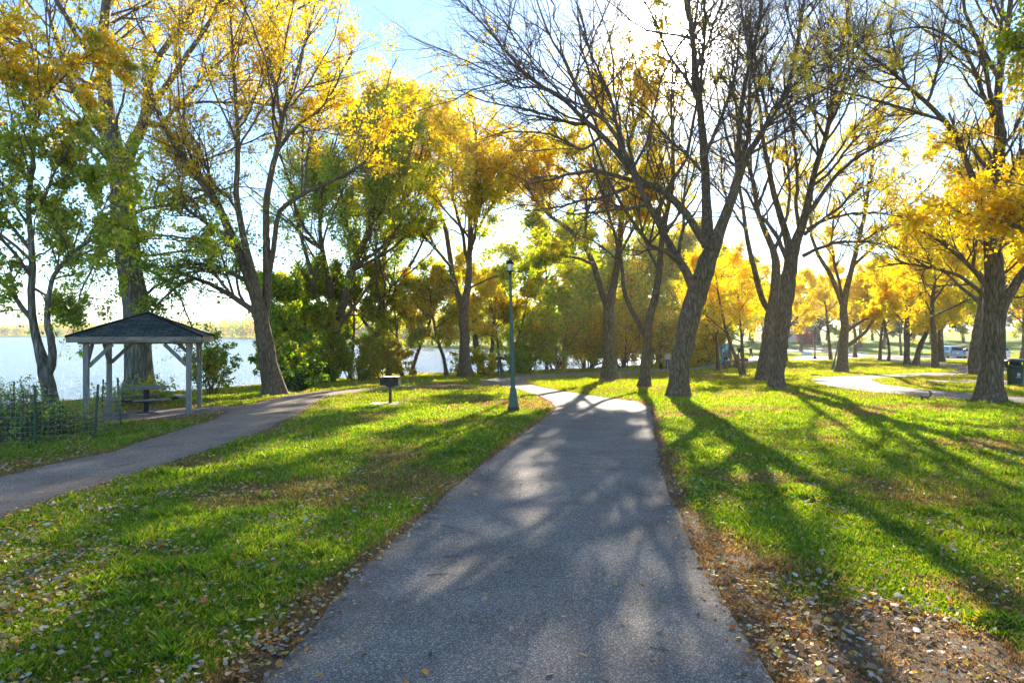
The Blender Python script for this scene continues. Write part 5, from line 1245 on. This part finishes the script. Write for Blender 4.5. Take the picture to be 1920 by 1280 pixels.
m = MB(); m.add([(-6, -4, 4.5), (6, -4, 4.5), (6, 4, 4.5), (-6, 4, 4.5), (-6, 0, 7), (6, 0, 7)], [(0, 1, 5, 4), (2, 3, 4, 5), (0, 3, 2, 1)], [(0, 4, 3), (1, 2, 5)]); m.build('roof', M['roof_dark'], ho)
for x in (-3.8, -1.2, 1.0): m = MB(); m.box((x, -3.53, 2.4), (1.2, .1, 1.3)); m.build('window', M['car_glass'], ho)
shrub('shrub', 'small red shrub in front of the half hidden house', (76.5, 178), 3.2, 3.2, 840, ('red',), leaves=2500, lsize=.4, stems=6)

# ------------------------------------------------------------------ cars
def car(name, label, loc, rz, prof, belt, w_, paint, wheels, glass, L, rear):
    """prof: side outline (x, z) clockwise from the front foot; belt height; the body narrows above the belt"""
    t = thing(name, label, 'car', loc, rz); n = len(prof); V = []; Q = []
    lay = [-1, -.93, -.4, .4, .93, 1]
    for k, s_ in enumerate(lay):
        for (x, z) in prof:
            ins_ = max(0, z - belt) * .26; cx_ = 1 if abs(s_) < 1 else .985
            y = s_ * (w_ / 2 - ins_); zz = z if abs(s_) < 1 else (z - .03 if z > belt else z)
            V.append((x * cx_, y, max(zz, .2)))
    for k in range(len(lay) - 1):
        for i in range(n): j = (i + 1) % n; Q.append((k * n + i, k * n + j, (k + 1) * n + j, (k + 1) * n + i))
    bm = bmesh.new(); vs = [bm.verts.new(v) for v in V]
    for q in Q: bm.faces.new([vs[i] for i in q])
    bm.faces.new([vs[i] for i in range(n)][::-1]); bm.faces.new([vs[(len(lay) - 1) * n + i] for i in range(n)])
    bmesh.ops.recalc_face_normals(bm, faces=bm.faces); me = bpy.data.meshes.new('body'); bm.to_mesh(me); bm.free(); me.materials.append(paint); o = bpy.data.objects.new('body', me); COL.objects.link(o); o.parent = t
    def yat(z, s_): return s_ * (w_ / 2 - max(0, z - belt) * .26 + .004)
    for s_ in (-1, 1):
        for pl in glass:
            m = MB(); v = [(x, yat(z, s_) + 0, z) for x, z in pl]; q = tuple(range(4)); m.add(v, [q if s_ < 0 else q[::-1]]); m.build('side_window', M['car_glass'], t)
        for x in wheels:
            m = MB(); a = np.linspace(0, 2 * PI, 17)[:-1]
            v = [(x + r * math.cos(b), s_ * (w_ / 2 - .2 + dd_), .33 + r * math.sin(b)) for r, dd_ in ((.20, .205), (.30, .22), (.33, .19), (.33, .02)) for b in a]
            q = [(k * 16 + i, k * 16 + (i + 1) % 16, (k + 1) * 16 + (i + 1) % 16, (k + 1) * 16 + i) for k in range(3) for i in range(16)]; m.add(v, q); wh = m.build('wheel', M['tyre'], t)
            m = MB(); v = [(x, s_ * (w_ / 2 + .012), .33)] + [(x + .20 * math.cos(b), s_ * (w_ / 2 + .006), .33 + .20 * math.sin(b)) for b in a]; m.add(v, None, [(0, 1 + i, 1 + (i + 1) % 16) for i in range(16)]); m.build('rim', M['chrome'], wh)
    # rear and front glass, lamps, bumpers, plate
    (rx0, rz0), (rx1, rz1), (fx0, fz0), (fx1, fz1) = rear
    for nm, (ax_, az_), (bx_, bz_), sg in (('rear_window', (rx0, rz0), (rx1, rz1), 1), ('windscreen', (fx0, fz0), (fx1, fz1), -1)):
        ya = w_ / 2 - .14 - max(0, az_ - belt) * .26; yb = w_ / 2 - .14 - max(0, bz_ - belt) * .26; o_ = .014 * sg
        m = MB(); m.add([(ax_ + o_, -ya, az_ + .01), (ax_ + o_, ya, az_ + .01), (bx_ + o_, yb, bz_ + .01), (bx_ + o_, -yb, bz_ + .01)], [(0, 1, 2, 3)]); m.build(nm, M['car_glass'], t)
    for s_ in (-1, 1):
        m = MB(); m.box((L / 2 - .06, s_ * (w_ / 2 - .12), belt - .10), (.12, .20, .30), bev=.03); m.build('tail_lamp', M['red_lamp'], t)
        m = MB(); m.box((-L / 2 + .10, s_ * (w_ / 2 - .22), .66), (.14, .34, .16), bev=.03); m.build('headlight', M['frost'], t)
        m = MB(); m.box((fx0 + .25, s_ * (w_ / 2 + .07), belt + .06), (.14, .16, .12), bev=.02); m.build('mirror', paint, t)
    for nm, x in (('rear_bumper', L / 2 - .02), ('front_bumper', -L / 2 + .02)):
        m = MB(); m.box((x, 0, .42), (.18, w_ - .1, .22), bev=.05); m.build(nm, paint, t)
    m = MB(); m.box((L / 2 + .005, 0, belt - .22), (.02, .32, .13)); m.build('number_plate', M['white_print'], t)
    return t
import bmesh
vanp = [(-2.5, .25), (-2.55, .62), (-2.42, .88), (-1.75, 1.08), (-.85, 1.68), (-.5, 1.76), (1.6, 1.76), (2.2, 1.68), (2.42, 1.15), (2.5, .85), (2.5, .28)]
sedp = [(-2.3, .25), (-2.36, .55), (-2.2, .78), (-1.25, .95), (-.45, 1.40), (0, 1.46), (.7, 1.42), (1.55, 1.05), (2.2, .98), (2.3, .65), (2.28, .28)]
suvp = [(-2.3, .3), (-2.38, .7), (-2.2, .98), (-1.25, 1.12), (-.6, 1.62), (-.2, 1.70), (1.5, 1.68), (1.95, 1.58), (2.25, 1.12), (2.32, .8), (2.3, .3)]
g_ = hit(1786, 672)
car('minivan', 'pale blue minivan parked on the road between tree trunks, rear window towards us', (g_[0] - .7, g_[1], g_[2] + .08), math.radians(-94), vanp, 1.0, 1.95, M['car_blue'], (-1.6, 1.5),
    [[(-1.35, 1.08), (-.45, 1.08), (-.45, 1.60), (-.75, 1.58)], [(-.38, 1.08), (.62, 1.08), (.62, 1.62), (-.38, 1.62)], [(.70, 1.08), (1.95, 1.08), (1.85, 1.60), (.70, 1.62)]], 5.0, [(2.44, 1.12), (2.24, 1.62), (-1.72, 1.10), (-.95, 1.63)])
g_ = hit(1816, 673)
car('sedan', 'white sedan parked side on, nose to the left, beside the blue minivan', (g_[0] + 1.2, g_[1] + 1, g_[2] + .08), math.radians(-61), sedp, .95, 1.8, M['car_white'], (-1.42, 1.35),
    [[(-1.0, 1.0), (-.1, 1.0), (-.1, 1.36), (-.45, 1.34)], [(-.03, 1.0), (.75, 1.0), (.72, 1.34), (-.03, 1.37)], [(.81, 1.0), (1.3, 1.02), (1.0, 1.26), (.80, 1.32)]], 4.6, [(1.5, 1.09), (.78, 1.40), (-1.2, .98), (-.5, 1.38)])
g_ = hit(1872, 675)
car('hatchback', 'white car mostly hidden behind the big dark trunk at the right', (g_[0] - .3, g_[1] + 1.5, g_[2] + .08), math.radians(-74), suvp, 1.02, 1.85, M['car_white'], (-1.42, 1.40),
    [[(-1.0, 1.1), (-.1, 1.1), (-.1, 1.56), (-.5, 1.54)], [(-.03, 1.1), (.8, 1.1), (.8, 1.58), (-.03, 1.58)], [(.87, 1.1), (1.75, 1.1), (1.55, 1.52), (.87, 1.56)]], 4.6, [(2.24, 1.16), (1.98, 1.56), (-1.2, 1.14), (-.65, 1.58)])

# ------------------------------------------------------------------ people and animals
def skinned(name, verts, edges, mt, parent, sub=2, root=0):
    me = bpy.data.meshes.new(name); me.from_pydata([v[:3] for v in verts], edges, []); o = bpy.data.objects.new(name, me); COL.objects.link(o)
    sk = o.modifiers.new('skin', 'SKIN'); sk.use_smooth_shade = True; sk.branch_smoothing = .4
    for k, v in enumerate(verts):
        r = v[3]; s_ = me.skin_vertices[0].data[k]; s_.radius = r if isinstance(r, tuple) else (r, r); s_.use_root = (k == root)
    ss = o.modifiers.new('sub', 'SUBSURF'); ss.levels = sub; ss.render_levels = sub
    dg = bpy.context.evaluated_depsgraph_get(); dg.update(); ev = bpy.data.meshes.new_from_object(o.evaluated_get(dg)); o.modifiers.clear(); o.data = ev; ev.name = name
    ev.materials.clear(); ev.materials.append(mt)
    for p in ev.polygons: p.use_smooth = True
    o.parent = parent; return o
def person(label, loc, rz, jacket, trousers, hair, pose='stand', s=1.0, curly=False, group=None, shoes='black_cloth'):
    t = thing('person', label, 'person', loc, rz); t.scale = (s, s, s)
    # faces -Y by default; x to its left
    st = {'stand': (.02, -.02), 'walk': (.24, -.22), 'run': (.34, -.36)}[pose if pose in ('walk', 'run') else 'stand']
    hipz, kn = .93, .50
    J = {'pel': (0, 0, .95), 'waist': (0, 0, 1.08), 'chest': (0, -.01, 1.30), 'neck': (0, .0, 1.47), 'head0': (0, -.01, 1.55), 'head1': (0, -.02, 1.64), 'head2': (0, -.01, 1.70)}
    for sd, k in ((1, 0), (-1, 1)):
        a = 'LR'[k]; sw = st[k]
        J['hip' + a] = (sd * .10, 0, .90); J['knee' + a] = (sd * .11, -max(sw, -.1) * .55 - .02, .50); J['ankle' + a] = (sd * .12, -sw + .03, .09 + (.10 if sw < -.1 else 0)); J['toe' + a] = (sd * .13, -sw - .13, .03 + (.02 if sw < -.1 else 0))
        J['sh' + a] = (sd * .19, 0, 1.42)
        if pose == 'photo': J['el' + a] = (sd * .25, -.16, 1.20); J['wr' + a] = (sd * .09, -.27, 1.50)
        elif pose in ('walk', 'run'): J['el' + a] = (sd * .25, sw * .45 + .04, 1.14); J['wr' + a] = (sd * .22, sw * .8 - .10, .98 if pose == 'walk' else 1.16)
        else: J['el' + a] = (sd * .25, .03, 1.14); J['wr' + a] = (sd * .23, -.08, .90)
    vs = []; ix = {}
    def av(n, r, p=None): ix[n] = len(vs); vs.append((*(p or J[n]), r)); return ix[n]
    av('pel', (.145, .10)); av('waist', (.125, .09)); av('chest', (.155, .105)); av('neck', .052); av('head0', (.068, .078)); av('head1', (.075, .092)); av('head2', (.055, .07)); ed = [(0, 1), (1, 2), (2, 3), (3, 4), (4, 5), (5, 6)]
    for a, sd in (('L', 1), ('R', -1)):
        for n, r in (('hip', .085), ('knee', .055), ('ankle', .040), ('toe', .036)): av(n + a, r)
        ed += [(0, ix['hip' + a]), (ix['hip' + a], ix['knee' + a]), (ix['knee' + a], ix['ankle' + a]), (ix['ankle' + a], ix['toe' + a])]
        for n, r in (('sh', .055), ('el', .040), ('wr', .028)): av(n + a, r)
        ed += [(2, ix['sh' + a]), (ix['sh' + a], ix['el' + a]), (ix['el' + a], ix['wr' + a])]
        w0 = np.array(J['wr' + a]); e0 = np.array(J['el' + a]); d = w0 - e0; d /= np.linalg.norm(d); sdv = np.cross(d, (1, 0, 0)) + 1e-6; sdv /= np.linalg.norm(sdv)
        av('palm' + a, (.034, .02), tuple(w0 + d * .07)); ed.append((ix['wr' + a], ix['palm' + a]))
        for f in range(4):
            q0 = w0 + d * .10 + sdv * (.024 - .016 * f); q1 = q0 + d * (.035 + .008 * (1.5 - abs(f - 1.5))) + np.array([-sd * .012, 0, 0]); k0 = av('f0%d' % f + a, .009, tuple(q0)); k1 = av('f1%d' % f + a, .008, tuple(q1)); ed += [(ix['palm' + a], k0), (k0, k1)]
        k0 = av('th' + a, .010, tuple(w0 + d * .055 + sdv * .045)); ed.append((ix['palm' + a], k0))
    av('nose', .012, (0, -.125, 1.625)); ed.append((5, ix['nose'])); 
    for sd in (1, -1): k0 = av('ear%d' % sd, .013, (sd * .085, 0, 1.63)); ed.append((5, k0))
    skinned('body', vs, ed, M['skin'], t, 1)
    def g(n, r): return (*J[n], r)
    v = [g('waist', (.155, .12)), g('chest', (.18, .135)), (0, 0, 1.44, .085), (0, 0, .93, (.16, .12))]; e = [(0, 1), (1, 2), (0, 3)]
    for a in 'LR': k = len(v); w0 = np.array(J['wr' + a]); e0 = np.array(J['el' + a]); wq = w0 + (e0 - w0) * .12; v += [g('sh' + a, .075), g('el' + a, .056), (*wq, .043)]; e += [(1, k), (k, k + 1), (k + 1, k + 2)]
    skinned('jacket', v, e, M[jacket], t, 1)
    v = [(0, 0, .96, (.15, .115))]; e = []
    for a in 'LR': k = len(v); v += [g('hip' + a, .10), g('knee' + a, .070), (J['ankle' + a][0], J['ankle' + a][1], J['ankle' + a][2] + .03, .055)]; e += [(0, k), (k, k + 1), (k + 1, k + 2)]
    skinned('trousers', v, e, M[trousers], t, 1)
    for a in 'LR': skinned('shoe', [(*(np.array(J['ankle' + a]) + [0, .03, -.03]), .045), (*J['toe' + a], .042)], [(0, 1)], M[shoes], t, 1)
    hv = [(0, .02, 1.66, (.088, .10)), (0, .035, 1.60, (.08, .07))] if not curly else [(0, .02, 1.67, (.12, .12)), (0, .05, 1.58, (.13, .10)), (.07, .04, 1.60, .07), (-.07, .04, 1.60, .07)]
    skinned('hair', hv, [(0, 1)] if not curly else [(0, 1), (0, 2), (0, 3)], M[hair], t, 1)
    return t
person('person in brown jacket and jeans standing by the path, hands raised to the face', hit(937, 707), math.radians(168), 'brown_jacket', 'jeans', 'hair_dark', 'photo', .98)
man = person('person in a cream jacket and dark jeans walking away beside the black dog', hit(1252, 695), math.radians(172), 'cream_jacket', 'jeans', 'hair_dark', 'walk', .98)
woman = person('person with fair curly hair and grey sweater standing behind the wooden bench', hit(1360, 689), math.radians(10), 'grey_jacket', 'black_cloth', 'hair_fair', 'walk', 1.0, curly=True)
person('person in black running on the far path above the wooden posts', tuple(np.array([at(1386, 668, 100)[0], 100, float(H(at(1386, 668, 100)[0], 100)) + .05])), 0, 'black_cloth', 'black_cloth', 'hair_dark', 'run', 1.0)
person('person in dark clothes walking at the far end of the path beside the slim trunk', tuple(np.array([at(1408, 668, 96)[0], 96, float(H(at(1408, 668, 96)[0], 96)) + .05])), .3, 'black_cloth', 'jeans', 'hair_fair', 'walk', 1.0)
def quadruped(name, label, cat, loc, rz, s, mt, tail, legs=1.0, head=(0, -.52, .62)):
    t = thing(name, label, cat, loc, rz); t.scale = (s, s, s)
    v = [(0, .28, .50, .085), (0, .05, .48, .095), (0, -.20, .49, .12), (0, -.36, .58, .07), (*head, .065), (head[0], head[1] - .12, head[2] - .03, .038), (head[0], head[1] - .19, head[2] - .045, .026)]
    e = [(0, 1), (1, 2), (2, 3), (3, 4), (4, 5), (5, 6)]
    for sd in (1, -1):
        k = len(v); o_ = .05 * sd
        v += [(sd * .075, .28, .40, .06), (sd * .08, .22, .27, .04), (sd * .08, .36, .15, .024), (sd * .08, .33 + o_, .03, .022), (sd * .08, .28 + o_, .015, .022)]; e += [(0, k), (k, k + 1), (k + 1, k + 2), (k + 2, k + 3), (k + 3, k + 4)]
        k = len(v); v += [(sd * .075, -.22, .36, .045), (sd * .08, -.20 - o_, .20, .028), (sd * .08, -.21 - o_, .03, .022), (sd * .08, -.25 - o_, .015, .022)]; e += [(2, k), (k, k + 1), (k + 1, k + 2), (k + 2, k + 3)]
        k = len(v); v += [(head[0] + sd * .05, head[1] + .03, head[2] + .06, .022), (head[0] + sd * .07, head[1] + .02, head[2] + .0 + .03, .015)]; e += [(4, k), (k, k + 1)]
    k = len(v)
    for p in tail: v.append(p)
    e.append((0, k)); e += [(k + i_, k + i_ + 1) for i_ in range(len(tail) - 1)]
    skinned('body', v, e, mt, t, 2, root=1); return t
quadruped('dog', 'black dog walking beside the person in the cream jacket', 'dog', hit(1239, 694), math.radians(176), 1.02, M['fur_black'], [(0, .36, .52, .03), (0, .44, .60, .022), (.03, .48, .72, .014)])
quadruped('squirrel', 'dark squirrel with curled tail in the grass below the loop path', 'squirrel', hit(1733, 749.5) - [0, 0, .10], math.radians(-82), .40, M['fur_grey'], [(0, .40, .50, .07), (0, .56, .62, .09), (0, .60, .84, .10), (0, .48, .96, .08), (0, .40, .86, .05)], head=(0, -.50, .54))
quadruped('squirrel', 'grey squirrel stretched out in the grass at the tip of the loop path', 'squirrel', hit(1528, 706) - [0, 0, .12], math.radians(-88), .5, M['fur_grey'], [(0, .42, .50, .07), (0, .62, .48, .09), (0, .84, .40, .09), (0, 1.02, .30, .06)], head=(0, -.50, .44))

# ------------------------------------------------------------------ things by the far path
bp = hit(1370, 692); KB = bp[1] / F
t = thing('bench', 'rustic wooden bench with a pale backboard on two dark posts beside the thin forked trunk', 'bench', bp, .05)
for x in (-5, 7): m = MB(); m.box((x * KB, 0, 7 * KB), (2.2 * KB, 1.8 * KB, 15 * KB), bev=.01); m.build('leg', M['brown_wood'], t)
m = MB(); m.box((1 * KB, -.06, 15.3 * KB), (21 * KB, .06, 2.6 * KB), bev=.01); m.build('backrest', M['weathered_h'], t)
m = MB(); m.box((1 * KB, .25, 9 * KB), (19 * KB, .42, .05), bev=.01); m.build('seat', M['weathered_h'], t)
for k, (px, top, lab) in enumerate(((1359.5, 674, 'short dark wooden post at the left end of the rustic bench'), (1384.5, 664, 'tall wooden post right of the rustic bench'), (1380, 667, 'wooden post directly behind the right end of the rustic bench'), (1368, 664, 'tall wooden post rising behind the middle of the rustic bench'))):
    g_ = hit(px, 692 if k < 2 else 689); hh = (692 - top) * g_[1] / F; m = MB(); m.box((0, 0, hh / 2 - .1), (.13, .13, hh + .2), rz=.3 * k, bev=.015); m.box((0, 0, hh - .02), (.15, .15, .03), rz=.3 * k, bev=.01)
    o = m.build('wooden_post', M['brown_wood']); o.location = [float(v) for v in g_]; o.rotation_euler = (0, .05 * (k - 1), 0); tag(o, lab, 'post', 'wooden posts by the rustic bench')
g_ = hit(1391, 691); t = thing('bench', 'low brown bench partly hidden by the thin tree with a low fork', 'bench', g_, -.5)
m = MB(); m.box((0, 0, .45), (1.0, .38, .05), bev=.01); m.build('seat', M['brown_wood'], t); m = MB(); m.box((0, .24, .78), (1.0, .04, .22), bev=.01); m.build('backrest', M['brown_wood'], t)
for x in (-.4, .4): m = MB(); m.box((x, 0, .2), (.07, .34, .46)); m.bar((x, .2, .3), (x, .25, .9), .06, .05); m.build('leg', M['brown_wood'], t)
g_ = hit(1358, 680.5); KK = g_[1] / F
t = thing('kiosk', 'tall blue information kiosk beside the far path behind the thin forked trunk', 'kiosk', g_, .15)
m = MB(); m.box((0, 0, 18 * KK), (13 * KK, 7 * KK, 35 * KK), bev=.02); m.build('cabinet', M['blue_panel'], t)
for (x, z, w__, h__) in ((-3.6, 21, 4.4, 12), (3.2, 29.5, 4.6, 9), (.2, 21, 1.6, 12), (-3.2, 9, 2.2, 8), (3.4, 15, 3.6, 2)): m = MB(); m.box((x * KK, -3.55 * KK, z * KK), (w__ * KK, .03, h__ * KK)); m.build('panel', M['pale_panel'], t)
m = MB(); m.box((0, 0, 35.9 * KK), (14 * KK, 8 * KK, .9 * KK)); m.build('roof', M['pale_panel'], t)
gd = hit(1373, 679); m = MB(); m.lathe([(.16, 0), (.16, .04), (.05, .05), (.045, .9), (.0, .92)], 12); t = thing('delineator_post', 'orange and white traffic delineator standing on the far path', 'delineator', gd); m.build('tube', M['orange'], t)
for z in (.45, .68): m = MB(); m.lathe([(.05, z), (.05, z + .12)], 12); m.build('reflective_band', M['white_print'], t)
for k, (px, lab) in enumerate(((1370.5, 'white upright board left of the far path'), (1378.5, 'white upright board right of its twin on the far path'))):
    g_ = np.array([at(px, 670, 96)[0], 96., float(H(at(px, 670, 96)[0], 96.))]); t = thing('notice_board', lab, 'board', g_, .1); m = MB(); m.box((0, 0, 1.15), (.30, .06, 1.0), bev=.01); m.build('board', M['white_plastic'], t)
    m = MB(); m.box((-.1, 0, .35), (.05, .05, .8)); m.box((.1, 0, .35), (.05, .05, .8)); m.build('leg', M['dark_metal'], t)
g_ = hit(1391, 680); t = thing('planter', 'low grey concrete planter on the far path', 'planter', g_, .2); m = MB(); m.box((0, 0, .25), (1.1, .6, .5), bev=.03); m.build('tub', M['concrete'], t); m = MB(); m.box((0, 0, .52), (1.16, .66, .06), bev=.02); m.build('rim', M['concrete'], t)

# ------------------------------------------------------------------ twigs on the asphalt
for k, (px, py, L, a, lab) in enumerate(((1238, 1221, .14, -.5, 'short dark twig on the asphalt near the bottom right of the path'), (955, 1075, .09, .1, 'tiny twig lying in the middle of the path'), (830, 1079, .26, .15, 'thin long twig lying across the middle left of the path'),
        (600, 1172, .30, 1.0, 'pale curved twig on the left edge of the path'), (868, 1106, .12, .6, 'short twig below the long thin one on the path'), (1110, 1012, .10, -.2, 'small twig on the right half of the path'), (498, 1262, .22, .9, 'pale bent twig at the bottom left corner of the path'), (850, 1046, .18, .05, 'faint thin twig across the path above the long one'))):
    g_ = hit(px, py); rr_ = np.random.default_rng(k); P = []; p = np.array([-L / 2, 0, 0.]); b = a
    for i_ in range(6): P.append(p.copy()); p += np.array([math.cos(b - a), math.sin(b - a), 0]) * L / 5; b += rr_.normal(0, .3); 
    P = np.array(P); P[:, 2] = .004; m = MB(); m.tube(P, np.linspace(.0035, .0018, 6), 6); m.tube([P[2], P[2] + [.03, .035, .006]], [.0025, .0012], 5)
    o = m.build('twig', M['twig']); o.location = (g_[0], g_[1], g_[2] + .013); o.rotation_euler = (0, 0, a); tag(o, lab, 'twig', 'twigs on the asphalt path')
